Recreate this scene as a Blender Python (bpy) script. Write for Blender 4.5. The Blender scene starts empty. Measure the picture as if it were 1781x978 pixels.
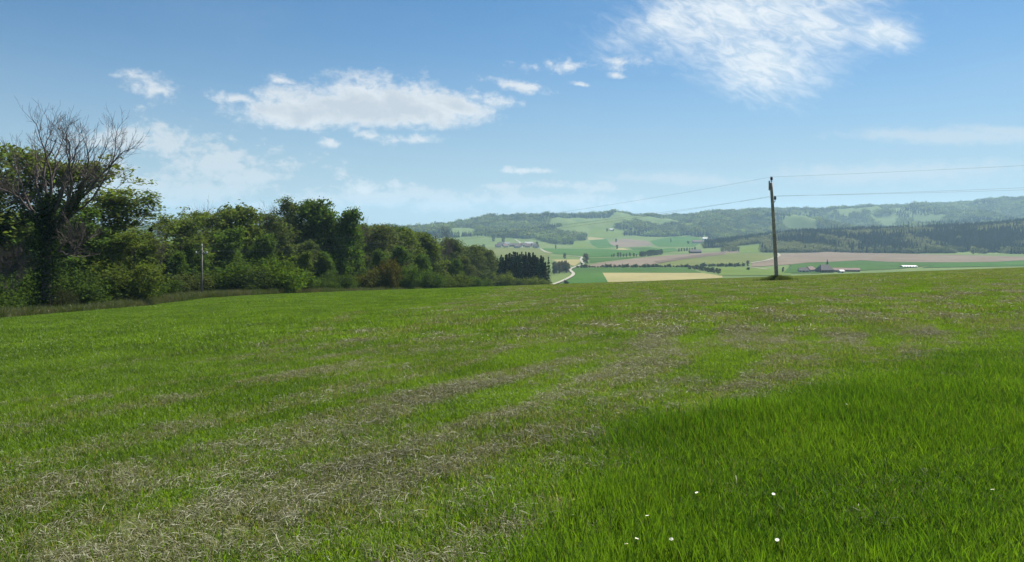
import bpy, bmesh, math, random
import numpy as np
from mathutils import Vector

# ------------------------------------------------------------------ camera, world, sun, exposure
scene = bpy.context.scene
COL = scene.collection
F = 1250.0            # focal length in photo pixels (photo 1781 wide)
PX0, HOR = 890.5, 395.0
EYE = 1.6
SUN_AZ, SUN_EL = math.radians(40), math.radians(54)     # azimuth clockwise from +Y

cam_d = bpy.data.cameras.new("camera")
cam = bpy.data.objects.new("camera", cam_d)
COL.objects.link(cam)
cam.location = (0, 0, EYE)
cam.rotation_euler = (math.radians(90), 0, 0)
cam_d.sensor_width = 36.0
cam_d.lens = 36.0 * F / 1781.0
cam_d.shift_y = -(978 / 2 - HOR) / 1781.0
cam_d.clip_start = 0.05
cam_d.clip_end = 40000
scene.camera = cam

vs = scene.view_settings
vs.view_transform = 'Standard'
vs.look = 'None'
vs.exposure = 0.95
vs.gamma = 1.0
vs.use_curve_mapping = False
scene.cycles.use_denoising = True
scene.cycles.max_bounces = 6
scene.cycles.diffuse_bounces = 3
scene.cycles.transmission_bounces = 4
scene.cycles.transparent_max_bounces = 6
scene.cycles.volume_bounces = 1
scene.cycles.caustics_reflective = False
scene.cycles.caustics_refractive = False

sun_d = bpy.data.lights.new("sun", 'SUN')
sun_d.energy = 5.0
sun_d.angle = math.radians(0.5)
sun_d.color = (1.0, 0.95, 0.86)
sun = bpy.data.objects.new("sun", sun_d)
COL.objects.link(sun)
sdir = Vector((math.sin(SUN_AZ) * math.cos(SUN_EL), math.cos(SUN_AZ) * math.cos(SUN_EL), math.sin(SUN_EL)))
sun.rotation_euler = sdir.to_track_quat('Z', 'Y').to_euler()
sun.location = sdir * 500


class NT:
    """small helper to write node trees"""
    def __init__(self, tree):
        self.t = tree
        self.n = tree.nodes
        self.l = tree.links

    def node(self, typ, **kw):
        nd = self.n.new(typ)
        for k, v in kw.items():
            setattr(nd, k, v)
        return nd

    def put(self, sock, v):
        if isinstance(v, bpy.types.NodeSocket):
            self.l.new(v, sock)
        elif v is not None:
            sock.default_value = v

    def math(self, op, a, b=None, c=None, clamp=False):
        nd = self.node('ShaderNodeMath', operation=op, use_clamp=clamp)
        self.put(nd.inputs[0], a)
        self.put(nd.inputs[1], b)
        self.put(nd.inputs[2], c)
        return nd.outputs[0]

    def vmath(self, op, a, b=None):
        nd = self.node('ShaderNodeVectorMath', operation=op)
        self.put(nd.inputs[0], a)
        self.put(nd.inputs[1], b)
        return nd.outputs['Value'] if op in ('LENGTH', 'DOT_PRODUCT') else nd.outputs[0]

    def comb(self, x, y, z=0.0):
        nd = self.node('ShaderNodeCombineXYZ')
        for i, v in enumerate((x, y, z)):
            self.put(nd.inputs[i], v)
        return nd.outputs[0]

    def sep(self, v):
        nd = self.node('ShaderNodeSeparateXYZ')
        self.put(nd.inputs[0], v)
        return nd.outputs

    def noise(self, vec, scale, detail=4, rough=0.5, dist=0.0, dims='3D'):
        nd = self.node('ShaderNodeTexNoise', noise_dimensions=dims)
        self.put(nd.inputs['Vector'], vec)
        nd.inputs['Scale'].default_value = scale
        nd.inputs['Detail'].default_value = detail
        nd.inputs['Roughness'].default_value = rough
        nd.inputs['Distortion'].default_value = dist
        return nd.outputs[0]

    def smooth(self, v, a, b):
        nd = self.node('ShaderNodeMapRange', interpolation_type='SMOOTHSTEP')
        self.put(nd.inputs[0], v)
        nd.inputs[1].default_value = a
        nd.inputs[2].default_value = b
        return nd.outputs[0]

    def mix(self, f, a, b, mode='MIX'):
        nd = self.node('ShaderNodeMix', data_type='RGBA', blend_type=mode)
        self.put(nd.inputs[0], f)
        for s, v in ((nd.inputs[6], a), (nd.inputs[7], b)):
            if isinstance(v, (tuple, list)):
                v = tuple(v) + ((1.0,) if len(v) == 3 else ())
            self.put(s, v)
        return nd.outputs[2]


def build_world():
    w = bpy.data.worlds.new("World")
    scene.world = w
    w.use_nodes = True
    w.node_tree.nodes.clear()
    T = NT(w.node_tree)
    STR = 0.05
    K = STR * 2 ** vs.exposure          # cloud colours below are what the picture shows
    sky = T.node('ShaderNodeTexSky', sky_type='NISHITA')
    sky.sun_disc = False
    sky.sun_elevation = SUN_EL
    sky.sun_rotation = SUN_AZ
    sky.altitude = 450
    sky.air_density = 1.0
    sky.dust_density = 0.6
    sky.ozone_density = 2.5
    tc = T.node('ShaderNodeTexCoord')
    x, y, z = T.sep(tc.outputs['Generated'])
    az = T.math('ARCTAN2', x, y)
    hl = T.math('SQRT', T.math('ADD', T.math('MULTIPLY', x, x), T.math('MULTIPLY', y, y)))
    el = T.math('ARCTAN2', z, hl)
    P = T.comb(az, el)

    def ang(px, py):
        u = (px - PX0) / F
        a = math.atan(u)
        return a, math.atan((HOR - py) / F * math.cos(a))
    # two warps shared by all the clouds
    n1 = T.noise(T.vmath('MULTIPLY', P, (1.0, 1.9, 1.0)), 9.0, 9, 0.62, 0.2)
    n2 = T.noise(T.vmath('ADD', T.vmath('MULTIPLY', P, (1.0, 1.5, 1.0)), (3.1, 7.7, 2.0)), 26.0, 7, 0.6, 0.3)
    n3 = T.noise(T.vmath('ADD', T.vmath('MULTIPLY', P, (1.0, 1.3, 1.0)), (1.7, 2.3, 5.0)), 75.0, 6, 0.6, 0.4)
    nz = T.math('ADD', T.math('ADD', T.math('MULTIPLY', T.math('SUBTRACT', n1, 0.5), 1.7), T.math('MULTIPLY', T.math('SUBTRACT', n2, 0.5), 1.7)), T.math('MULTIPLY', T.math('SUBTRACT', n3, 0.5), 1.1))

    def blob(px, py, rx, rup, rdn, rot=0.0):
        """signed mask, 1 in the middle, 0 on the rim; flatter below than above"""
        a, e = ang(px, py)
        d = T.vmath('SUBTRACT', P, (a, e, 0))
        if rot:
            nd = T.node('ShaderNodeVectorRotate', rotation_type='Z_AXIS')
            T.put(nd.inputs['Vector'], d)
            nd.inputs['Angle'].default_value = math.radians(rot)
            d = nd.outputs[0]
        dx, dy, dz = T.sep(d)
        up = T.math('MULTIPLY', T.math('MAXIMUM', dy, 0.0), F / rup)
        dn = T.math('MULTIPLY', T.math('MINIMUM', dy, 0.0), F / rdn)
        ln = T.vmath('LENGTH', T.comb(T.math('MULTIPLY', dx, F / rx), T.math('ADD', up, dn)))
        return T.math('SUBTRACT', 1.0, ln)

    def union(l):
        r = l[0]
        for k in l[1:]:
            r = T.math('MAXIMUM', r, k)
        return r
    cum = union([blob(615, 196, 215, 68, 34, -1), blob(720, 190, 150, 52, 30, 5), blob(520, 200, 125, 42, 30, 0), blob(800, 190, 80, 26, 18, 10)])
    cumA = T.smooth(T.math('ADD', T.math('MULTIPLY', cum, 1.5), T.math('MULTIPLY', nz, 1.0)), -0.05, 0.85)
    small = union([blob(850, 176, 85, 24, 16, 10), blob(425, 173, 95, 20, 15), blob(640, 236, 70, 24, 18, 10), blob(488, 140, 62, 17, 12, 8),
                   blob(275, 157, 62, 25, 22, 8), blob(715, 243, 85, 14, 11), blob(630, 328, 75, 26, 16),
                   blob(925, 297, 80, 9, 8), blob(958, 110, 24, 13, 10), blob(1075, 108, 55, 12, 10), blob(1010, 147, 36, 7, 6, 8), blob(1070, 131, 24, 8, 7, 8),
                   blob(575, 249, 22, 13, 10), blob(905, 150, 90, 16, 16, 10), blob(1000, 115, 120, 18, 18, 0)])
    cumB = T.math('MULTIPLY', T.smooth(T.math('ADD', small, T.math('MULTIPLY', nz, 1.25)), 0.18, 1.15), 0.95)
    cumd = T.math('MAXIMUM', cumA, cumB)
    # low bank at the left and thin layers over the horizon
    bank = union([blob(330, 275, 130, 50, 60, 8), blob(450, 308, 120, 22, 18, -3), blob(300, 330, 260, 40, 26, -3), blob(600, 345, 260, 18, 18, -2),
                  blob(215, 240, 60, 22, 24), blob(860, 348, 260, 20, 22, 2), blob(1010, 325, 110, 12, 9, 2), blob(870, 324, 60, 7, 6)])
    bnk = T.math('MULTIPLY', T.smooth(T.math('ADD', bank, T.math('MULTIPLY', nz, 1.9)), -0.12, 0.95), 0.9)
    # rippled high cloud at the upper right
    a0, e0 = ang(1330, 60)
    rp = T.node('ShaderNodeVectorRotate', rotation_type='Z_AXIS')
    T.put(rp.inputs['Vector'], T.vmath('SUBTRACT', P, (a0, e0, 0)))
    rp.inputs['Angle'].default_value = math.radians(24)
    rip = T.noise(T.vmath('MULTIPLY', rp.outputs[0], (1.0, 2.6, 1.0)), 30.0, 6, 0.62, 0.9)
    rip2 = T.noise(T.vmath('MULTIPLY', rp.outputs[0], (1.0, 1.8, 1.0)), 8.0, 7, 0.65, 0.5)
    alto = union([blob(1300, 30, 235, 75, 60, -4), blob(1320, 100, 120, 60, 70, 10), blob(1400, 50, 120, 60, 55, 10), blob(1530, 58, 60, 26, 30, 12), blob(1160, 40, 110, 45, 28, -16)])
    altm = T.math('ADD', T.math('MULTIPLY', alto, 1.15), T.math('ADD', T.math('MULTIPLY', T.math('SUBTRACT', rip, 0.5), 1.1), T.math('MULTIPLY', T.math('SUBTRACT', rip2, 0.5), 1.5)))
    altd = T.math('MULTIPLY', T.smooth(altm, -0.42, 1.2), 0.92)
    wisp = union([blob(1640, 238, 150, 16, 13, 5), blob(1740, 228, 70, 10, 8, 8), blob(1170, 312, 140, 14, 12, 3), blob(1560, 300, 220, 20, 20)])
    wsd = T.math('MULTIPLY', T.smooth(T.math('ADD', wisp, T.math('MULTIPLY', nz, 0.8)), -0.2, 0.8), 0.6)
    # the same fair-weather clouds go on round the rest of the sky
    far = T.noise(T.comb(T.math('MULTIPLY', az, 1.0), T.math('MULTIPLY', el, 3.2), 4.0), 2.6, 8, 0.58, 0.2)
    outside = T.math('SUBTRACT', 1.0, T.smooth(y, 0.55, 0.8))
    fard = T.math('MULTIPLY', T.math('MULTIPLY', T.smooth(far, 0.56, 0.68), outside), T.smooth(el, 0.0, 0.1))
    # haze veil over the whole lower sky
    veil = T.math('MULTIPLY', T.math('POWER', T.math('SUBTRACT', 1.0, T.smooth(el, -0.05, 0.42)), 2.1), 0.88)
    thin = T.math('MULTIPLY', T.smooth(T.noise(T.vmath('MULTIPLY', P, (1.0, 3.0, 1.0)), 3.0, 6, 0.55), 0.45, 0.8), 0.10)
    # self shading: thicker parts turn grey underneath
    shade = T.math('MULTIPLY', T.smooth(T.math('ADD', cum, T.math('MULTIPLY', T.math('SUBTRACT', n2, 0.5), 2.4)), 0.15, 1.0), 0.62)
    c_cum = T.mix(shade, tuple(v / K for v in (0.80, 0.83, 0.86)), tuple(v / K for v in (0.46, 0.53, 0.61)))
    c_alt = T.mix(T.smooth(rip, 0.35, 0.62), tuple(v / K for v in (0.64, 0.75, 0.85)), tuple(v / K for v in (0.88, 0.92, 0.95)))
    c_bnk = tuple(v / K for v in (0.66, 0.72, 0.77))
    c_veil = tuple(v / K for v in (0.50, 0.59, 0.66))
    tint = T.mix(1.0, sky.outputs[0], (0.44, 0.78, 0.98), 'MULTIPLY')
    c = T.mix(veil, tint, c_veil)
    c = T.mix(thin, c, c_veil)
    c = T.mix(fard, c, c_cum)
    c = T.mix(bnk, c, c_bnk)
    c = T.mix(wsd, c, c_bnk)
    c = T.mix(altd, c, c_alt)
    c = T.mix(T.math('MULTIPLY', cumd, 0.94), c, c_cum)
    bg = T.node('ShaderNodeBackground')
    T.put(bg.inputs[0], c)
    bg.inputs[1].default_value = STR
    out = T.node('ShaderNodeOutputWorld')
    T.l.new(bg.outputs[0], out.inputs[0])


build_world()

# ------------------------------------------------------------------ helpers
rngG = np.random.default_rng(7)


def smoothstep(a, b, v):
    t = np.clip((v - a) / (b - a), 0, 1)
    return t * t * (3 - 2 * t)


def vnoise(x, y, seed=0):
    xi = np.floor(x).astype(np.int64)
    yi = np.floor(y).astype(np.int64)
    xf, yf = x - xi, y - yi

    def h(i, j):
        n = (i * 374761393 + j * 668265263 + seed * 974711) & 0xFFFFFFFF
        n = ((n ^ (n >> 13)) * 1274126177) & 0xFFFFFFFF
        n = n ^ (n >> 16)
        return (n & 0xFFFF) / 65535.0
    u = xf * xf * (3 - 2 * xf)
    v = yf * yf * (3 - 2 * yf)
    return (h(xi, yi) * (1 - u) + h(xi + 1, yi) * u) * (1 - v) + (h(xi, yi + 1) * (1 - u) + h(xi + 1, yi + 1) * u) * v


def fbm(x, y, seed=0, oct=4, gain=0.5):
    s, a, t = 0, 1.0, 0
    for o in range(oct):
        s = s + a * vnoise(x * 2 ** o + 17.3 * o, y * 2 ** o - 9.1 * o, seed + o)
        t += a
        a *= gain
    return s / t


def smax(a, b, k):
    return 0.5 * (a + b + np.sqrt((a - b) ** 2 + k * k))


RIDGE = np.array([(-400, 412), (0, 414), (400, 414), (600, 411), (660, 407), (700, 402), (750, 395), (800, 388), (850, 385), (900, 385), (940, 379), (1000, 376), (1050, 375),
                  (1100, 377), (1170, 377), (1250, 371), (1330, 365), (1400, 367), (1450, 364), (1500, 361), (1560, 358), (1600, 359), (1680, 351), (1740, 353),
                  (1781, 346), (2300, 340)], float)
MID = np.array([(450, -62), (640, -39), (735, -26), (860, -21), (1080, -12), (1230, -6), (1360, 5), (1700, 15)], float)


def height(x, y):
    x = np.asarray(x, float)
    y = np.asarray(y, float)
    xc = np.clip(x, -220, 220)
    yp = np.maximum(y, -60)
    hill = 0.036 * xc * (1 - smoothstep(200, 600, y)) - 0.0608 * yp - 0.00008 * np.maximum(yp, 0) ** 2
    hill = hill - 0.0016 * np.minimum(np.maximum(-x - 20, 0), 60) ** 2 * (1 - smoothstep(70, 125, y))
    r = np.sqrt(x * x + y * y)
    near = 1 - smoothstep(250, 500, r)
    hill = hill + near * ((fbm(x / 7.0, y / 7.0, 3, 3) - 0.5) * 0.10 * smoothstep(2, 12, r) + (fbm(x / 45, y / 45, 5, 2) - 0.5) * 0.35 * smoothstep(5, 60, r))
    val = -58.4 + (fbm(x / 420, y / 420, 11, 2) - 0.5) * 2.4
    # foot of the far hills
    wob = (fbm(x / 600, y / 2400, 21, 2) - 0.5) * 500
    val = val + 52 * smoothstep(2300, 3300, y + wob * 0.5)
    yr = 3900 + 0.25 * np.maximum(x, 0)
    u = x / np.maximum(yr, 1)
    top = EYE + (HOR - np.interp(u * F + PX0, RIDGE[:, 0], RIDGE[:, 1])) / F * yr
    lift = np.maximum(top + 6.4 - 16, -45)
    rise = smoothstep(2850, yr, y + wob * 0.3) * (1 - 0.6 * smoothstep(yr + 200, yr + 2500, y))
    spur = (1 - np.abs(2 * fbm(x / 520, y / 700, 31, 4, 0.55) - 1)) - 0.75
    keepr = 0.25 + 0.75 * smoothstep(-700, -300, x)
    val = val + lift * rise + 135 * keepr * spur * smoothstep(2700, 3300, y) * (1 - 0.85 * smoothstep(yr - 450, yr - 50, y))
    val = val + 46 * keepr * (fbm(x / 190, y / 230, 37, 3) - 0.5) * smoothstep(2750, 3250, y) * (1 - 0.7 * smoothstep(yr - 300, yr - 20, y))
    # wooded ridge at the right
    mid = np.interp(x * 1900 / np.maximum(np.minimum(y, 2200), 1650), MID[:, 0], MID[:, 1]) + 58.4
    bump = np.maximum(mid, 0) * smoothstep(1640, 1930, y) * (1 - smoothstep(2050, 2600, y)) * smoothstep(420, 520, x)
    val = val + bump
    return smax(hill, val, 5.0)


def ray(px, py, ymin=2.0):
    u = (px - PX0) / F
    s = (HOR - py) / F
    ys = np.geomspace(ymin, 9000, 3000)
    d = EYE + s * ys - height(u * ys, ys)
    k = np.argmax(d < 0)
    if d[k] >= 0:
        k = len(ys) - 1
    if k > 0:
        t = d[k - 1] / (d[k - 1] - d[k])
        yy = ys[k - 1] + t * (ys[k] - ys[k - 1])
    else:
        yy = ys[0]
    return u * yy, yy


def ground_at(px, depth):
    x = (px - PX0) / F * depth
    return x, depth, float(height(x, depth))


def mesh_obj(name, verts, faces, mat=None, parent=None, smooth=False):
    me = bpy.data.meshes.new(name)
    me.from_pydata([tuple(v) for v in verts] if not isinstance(verts, np.ndarray) else verts.tolist(), [], faces if not isinstance(faces, np.ndarray) else faces.tolist())
    if smooth:
        me.polygons.foreach_set('use_smooth', [True] * len(me.polygons))
    if mat:
        me.materials.append(mat)
    o = bpy.data.objects.new(name, me)
    COL.objects.link(o)
    if parent:
        o.parent = parent
    return o


def tag(o, label, cat, group=None, kind=None):
    o['label'] = label
    o['category'] = cat
    if group:
        o['group'] = group
    if kind:
        o['kind'] = kind
    return o


def structure(o, label=None):
    o['kind'] = 'structure'
    if label:
        o['label'] = label
    return o


def empty(name, loc):
    o = bpy.data.objects.new(name, None)
    COL.objects.link(o)
    o.location = loc
    o.empty_display_size = 0.2
    return o


class MB:
    def __init__(self):
        self.v, self.f, self.n = [], [], 0

    def add(self, v, f):
        v = np.asarray(v, float)
        self.v.append(v)
        self.f += [tuple(int(i) + self.n for i in q) for q in f]
        self.n += len(v)

    def box(self, c, s, rz=0.0):
        c = np.array(c, float)
        s = np.array(s, float) / 2
        p = np.array([(i, j, k) for k in (-1, 1) for j in (-1, 1) for i in (-1, 1)], float) * s
        ca, sa = math.cos(rz), math.sin(rz)
        p = np.stack([p[:, 0] * ca - p[:, 1] * sa, p[:, 0] * sa + p[:, 1] * ca, p[:, 2]], 1) + c
        self.add(p, [(0, 2, 3, 1), (4, 5, 7, 6), (0, 1, 5, 4), (2, 6, 7, 3), (0, 4, 6, 2), (1, 3, 7, 5)])

    def tube(self, pts, rad, k=6, cap=True):
        pts = np.array([tuple(q) for q in pts], float)
        n = len(pts)
        rad = np.broadcast_to(np.asarray(rad, float), (n,))
        d = np.gradient(pts, axis=0)
        d /= np.linalg.norm(d, axis=1)[:, None] + 1e-9
        ref = np.array([0, 0, 1.0]) if abs(d[0, 2]) < 0.9 else np.array([1.0, 0, 0])
        a = np.cross(d, ref)
        a /= np.linalg.norm(a, axis=1)[:, None] + 1e-9
        b = np.cross(d, a)
        th = np.arange(k) * 2 * math.pi / k
        ring = pts[:, None, :] + rad[:, None, None] * (a[:, None, :] * np.cos(th)[None, :, None] + b[:, None, :] * np.sin(th)[None, :, None])
        f = []
        for i in range(n - 1):
            for j in range(k):
                j2 = (j + 1) % k
                f.append((i * k + j, i * k + j2, (i + 1) * k + j2, (i + 1) * k + j))
        if cap:
            f.append(tuple(range(k))[::-1])
            f.append(tuple((n - 1) * k + j for j in range(k)))
        self.add(ring.reshape(-1, 3), f)

    def mesh(self, name, mat=None, smooth=False):
        me = bpy.data.meshes.new(name)
        me.from_pydata(np.concatenate(self.v).tolist(), [], self.f)
        if mat:
            me.materials.append(mat)
        if smooth and len(me.polygons):
            me.polygons.foreach_set('use_smooth', [True] * len(me.polygons))
        return me

    def build(self, name, mat=None, parent=None, smooth=False):
        o = bpy.data.objects.new(name, self.mesh(name, mat, smooth))
        COL.objects.link(o)
        o.parent = parent
        return o


# ------------------------------------------------------------------ materials
def mat_new(name):
    m = bpy.data.materials.new(name)
    m.use_nodes = True
    m.node_tree.nodes.clear()
    return m, NT(m.node_tree)


def mat_out(T, sh):
    o = T.node('ShaderNodeOutputMaterial')
    T.l.new(sh, o.inputs[0])


def plain(name, col, rough=0.8, var=0.15, scale=3.0, bump=0.0, metallic=0.0):
    m, T = mat_new(name)
    tc = T.node('ShaderNodeTexCoord')
    n = T.noise(tc.outputs['Object'], scale, 5, 0.6)
    c = T.mix(T.smooth(n, 0.3, 0.7), tuple(v * (1 - var) for v in col), tuple(v * (1 + var) for v in col))
    b = T.node('ShaderNodeBsdfPrincipled')
    T.put(b.inputs['Base Color'], c)
    b.inputs['Roughness'].default_value = rough
    b.inputs['Metallic'].default_value = metallic
    if bump:
        bp = T.node('ShaderNodeBump')
        bp.inputs['Strength'].default_value = bump
        T.put(bp.inputs['Height'], n)
        T.l.new(bp.outputs[0], b.inputs['Normal'])
    mat_out(T, b.outputs[0])
    return m


def leaf_mat(name, trans=0.35, use='object', base=(1, 1, 1), amount=0.35):
    """leaf colour = object colour (or base) varied leaf by leaf; part diffuse, part translucent"""
    m, T = mat_new(name)
    geo = T.node('ShaderNodeNewGeometry')
    oi = T.node('ShaderNodeObjectInfo')
    if use == 'object':
        c0 = oi.outputs['Color']
    else:
        nd = T.node('ShaderNodeAttribute', attribute_type='INSTANCER', attribute_name='col')
        c0 = nd.outputs['Color']
    hsv = T.node('ShaderNodeHueSaturation')
    rnd = geo.outputs['Random Per Island']
    T.put(hsv.inputs['Hue'], T.math('ADD', 0.48, T.math('MULTIPLY', rnd, 0.04)))
    T.put(hsv.inputs['Value'], T.math('ADD', 1 - amount, T.math('MULTIPLY', rnd, 2 * amount)))
    hsv.inputs['Saturation'].default_value = 1.0
    T.put(hsv.inputs['Color'], c0)
    d = T.node('ShaderNodeBsdfDiffuse')
    t = T.node('ShaderNodeBsdfTranslucent')
    T.put(d.inputs[0], hsv.outputs[0])
    T.put(t.inputs[0], T.mix(1.0, hsv.outputs[0], (1.25, 1.2, 0.55), 'MULTIPLY'))
    ms = T.node('ShaderNodeMixShader')
    ms.inputs[0].default_value = trans
    T.l.new(d.outputs[0], ms.inputs[1])
    T.l.new(t.outputs[0], ms.inputs[2])
    mat_out(T, ms.outputs[0])
    return m


M_LEAF = leaf_mat('leaf', 0.42)
M_NEEDLE = leaf_mat('needle', 0.08, amount=0.3)
M_FARLEAF = leaf_mat('far_leaf', 0.15, use='inst', amount=0.3)
M_BARK = plain('bark', (0.075, 0.062, 0.05), 0.95, 0.4, 4.0, 0.4)
M_TWIG = plain('twig_bark', (0.088, 0.068, 0.062), 0.95, 0.35, 2.0)
M_PALEBARK = plain('pale_bark', (0.17, 0.155, 0.13), 0.95, 0.35, 4.0, 0.3)


def ground_mat():
    m, T = mat_new('meadow_ground')
    tc = T.node('ShaderNodeTexCoord')
    P = tc.outputs['Object']
    dry = T.node('ShaderNodeAttribute', attribute_name='dry').outputs['Fac']
    lush = T.node('ShaderNodeAttribute', attribute_name='lush').outputs['Fac']
    zone = T.node('ShaderNodeAttribute', attribute_name='zone').outputs['Fac']
    n1 = T.noise(P, 9.0, 8, 0.65)
    n2 = T.noise(P, 1.3, 6, 0.6)
    n3 = T.noise(P, 45.0, 4, 0.6)
    green = T.mix(T.smooth(n1, 0.3, 0.7), (0.028, 0.046, 0.008), (0.075, 0.115, 0.014))
    lushc = T.mix(T.smooth(n1, 0.3, 0.7), (0.010, 0.026, 0.004), (0.030, 0.070, 0.008))
    straw = T.mix(T.smooth(n3, 0.35, 0.65), (0.064, 0.066, 0.030), (0.17, 0.168, 0.080))
    f = T.smooth(T.math('ADD', dry, T.math('ADD', T.math('MULTIPLY', T.math('SUBTRACT', n1, 0.5), 0.9), T.math('MULTIPLY', T.math('SUBTRACT', n2, 0.5), 0.5))), 0.25, 0.75)
    c = T.mix(f, green, straw)
    c = T.mix(lush, c, lushc)
    v1 = T.noise(P, 0.012, 5, 0.6)
    v2 = T.noise(P, 0.12, 5, 0.6)
    vg = T.mix(T.smooth(T.math('ADD', T.math('MULTIPLY', v1, 0.7), T.math('MULTIPLY', v2, 0.3)), 0.38, 0.62), (0.066, 0.104, 0.022), (0.098, 0.134, 0.032))
    c = T.mix(zone, c, vg)
    b = T.node('ShaderNodeBsdfPrincipled')
    T.put(b.inputs['Base Color'], c)
    b.inputs['Roughness'].default_value = 0.95
    b.inputs['Specular IOR Level'].default_value = 0.1
    bp = T.node('ShaderNodeBump')
    bp.inputs['Strength'].default_value = 0.6
    bp.inputs['Distance'].default_value = 0.05
    T.put(bp.inputs['Height'], T.math('MULTIPLY', n1, T.math('SUBTRACT', 1.0, zone)))
    T.l.new(bp.outputs[0], b.inputs['Normal'])
    mat_out(T, b.outputs[0])
    return m


# ------------------------------------------------------------------ dryness / lushness of the near meadow
def poly_world(pts, ymin=2.0):
    return np.array([ray(px, py, ymin) for px, py in pts])


HAY = [  # polyline in the photo, half width in m, strength
    ([(20, 985), (100, 935), (210, 912)], 0.22, 0.9),
    ([(190, 990), (290, 938), (400, 888), (560, 832), (690, 790), (800, 752), (900, 722), (970, 696)], 0.42, 1.0),
    ([(0, 845), (120, 835), (230, 808), (360, 780), (500, 730), (690, 690), (800, 672)], 0.30, 0.85),
    ([(0, 740), (100, 714), (240, 672), (400, 640), (520, 630), (700, 605)], 0.28, 0.75),
    ([(460, 610), (540, 582), (620, 545)], 0.40, 0.8),
    ([(800, 985), (850, 940), (890, 915), (950, 890)], 0.30, 1.0),
    ([(1000, 690), (1070, 655), (1110, 615), (1120, 575), (1125, 540), (1118, 510)], 0.5, 0.8),
    ([(860, 640), (905, 600), (925, 560), (915, 520), (905, 505)], 0.5, 0.6),
    ([(1270, 590), (1330, 555), (1350, 530), (1340, 505), (1320, 490)], 0.5, 0.55),
    ([(1424, 559), (1480, 530), (1490, 505), (1460, 485)], 0.6, 0.5),
    ([(680, 560), (760, 530), (850, 510)], 0.6, 0.45),
    ([(960, 760), (1060, 700), (1160, 655)], 0.4, 0.55),
]
HAYW = [(poly_world(p), w, s) for p, w, s in HAY]
LUSH = poly_world([(860, 1030), (905, 978), (960, 900), (1080, 805), (1180, 752), (1250, 718), (1330, 692), (1500, 647), (1600, 624), (1781, 588), (2000, 560)])
ROWB = poly_world([(-250, 1120), (190, 990), (290, 938), (400, 888), (560, 832), (690, 790), (800, 752), (950, 690), (1060, 650), (1110, 615), (1122, 570), (1125, 540), (1120, 515), (1112, 500)])
LEFTG = poly_world([(-300, 800), (0, 715), (300, 652), (600, 588), (700, 560), (850, 512), (880, 500)])


def seg_dist(P, L):
    best = np.full(len(P), 1e9)
    for a, b in zip(L[:-1], L[1:]):
        ab = b - a
        t = np.clip(((P - a) @ ab) / (ab @ ab), 0, 1)
        best = np.minimum(best, np.linalg.norm(P - (a + t[:, None] * ab), axis=1))
    return best


def side(P, L):
    """signed distance: positive to the right of the polyline L (walked onwards)"""
    best = np.full(len(P), 1e9)
    sg = np.zeros(len(P))
    for a, b in zip(L[:-1], L[1:]):
        ab = b - a
        t = np.clip(((P - a) @ ab) / (ab @ ab), 0, 1)
        q = P - (a + t[:, None] * ab)
        d = np.linalg.norm(q, axis=1)
        cr = ab[0] * (P[:, 1] - a[1]) - ab[1] * (P[:, 0] - a[0])
        m = d < best - 1e-6
        best = np.where(m, d, best)
        sg = np.where(m, -np.sign(cr), sg)
    return best * sg


def meadow(x, y):
    """returns (dry, lush) in 0..1"""
    P = np.stack([x, y], 1)
    r = np.hypot(x, y)
    w1 = fbm(x / 0.9, y / 0.9, 41, 3) - 0.5
    w2 = fbm(x / 3.5, y / 3.5, 43, 3) - 0.5
    ls = side(P, LUSH) + w1 * 0.9 + w2 * 0.9
    lush = smoothstep(-0.9, 0.6, ls) * (1 - 0.55 * smoothstep(7, 14, r)) * (1 - smoothstep(14, 30, r)) * np.where(y > 0, 1, 0.6)
    lg = side(P, LEFTG) + w2 * 2.0
    dry = 0.43 + 0.06 * smoothstep(-2, 6, x) + 0.6 * w1 + 0.3 * w2 + 0.55 * (fbm((0.5 * x + 0.87 * y) / 2.6, (0.87 * x - 0.5 * y) / 0.45, 49, 3) - 0.5)
    dry = dry * (1 - 0.93 * smoothstep(1.0, -1.5, lg))
    tl = smoothstep(2.0, -2.0, lg)
    rows = np.tanh(1.8 * np.sin((side(P, ROWB) + 0.6 * w2) * 6.283 / 1.7)) * (1 - tl) + np.tanh(1.8 * np.sin((lg + 0.3 * w2) * 6.283 / 2.4)) * tl
    dry = dry + (rows * (0.75 + 1.2 * w2)) * (0.22 - 0.10 * tl)
    al, ac = 0.5 * x + 0.87 * y, 0.87 * x - 0.5 * y      # along and across the rows
    patch = fbm(al / 3.2, ac / 0.55, 47, 3) + 0.35 * w1
    for L, w, s in HAYW:
        wr = w * (1 + 0.0 * r)
        d = seg_dist(P, L) + w1 * 0.55 * (0.5 + w) + w2 * 0.3
        dry = np.maximum(dry, 0.68 * s * smoothstep(wr * 1.9, wr * 0.3, d) * np.clip(0.50 + 1.0 * patch, 0, 1.2))
    dry = dry - 0.45 * smoothstep(0.54, 0.68, fbm(al / 3.6, ac / 0.6, 77, 3)) * (1 - smoothstep(40, 80, r))
    return np.clip(dry, 0, 1), np.clip(lush, 0, 1)


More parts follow.
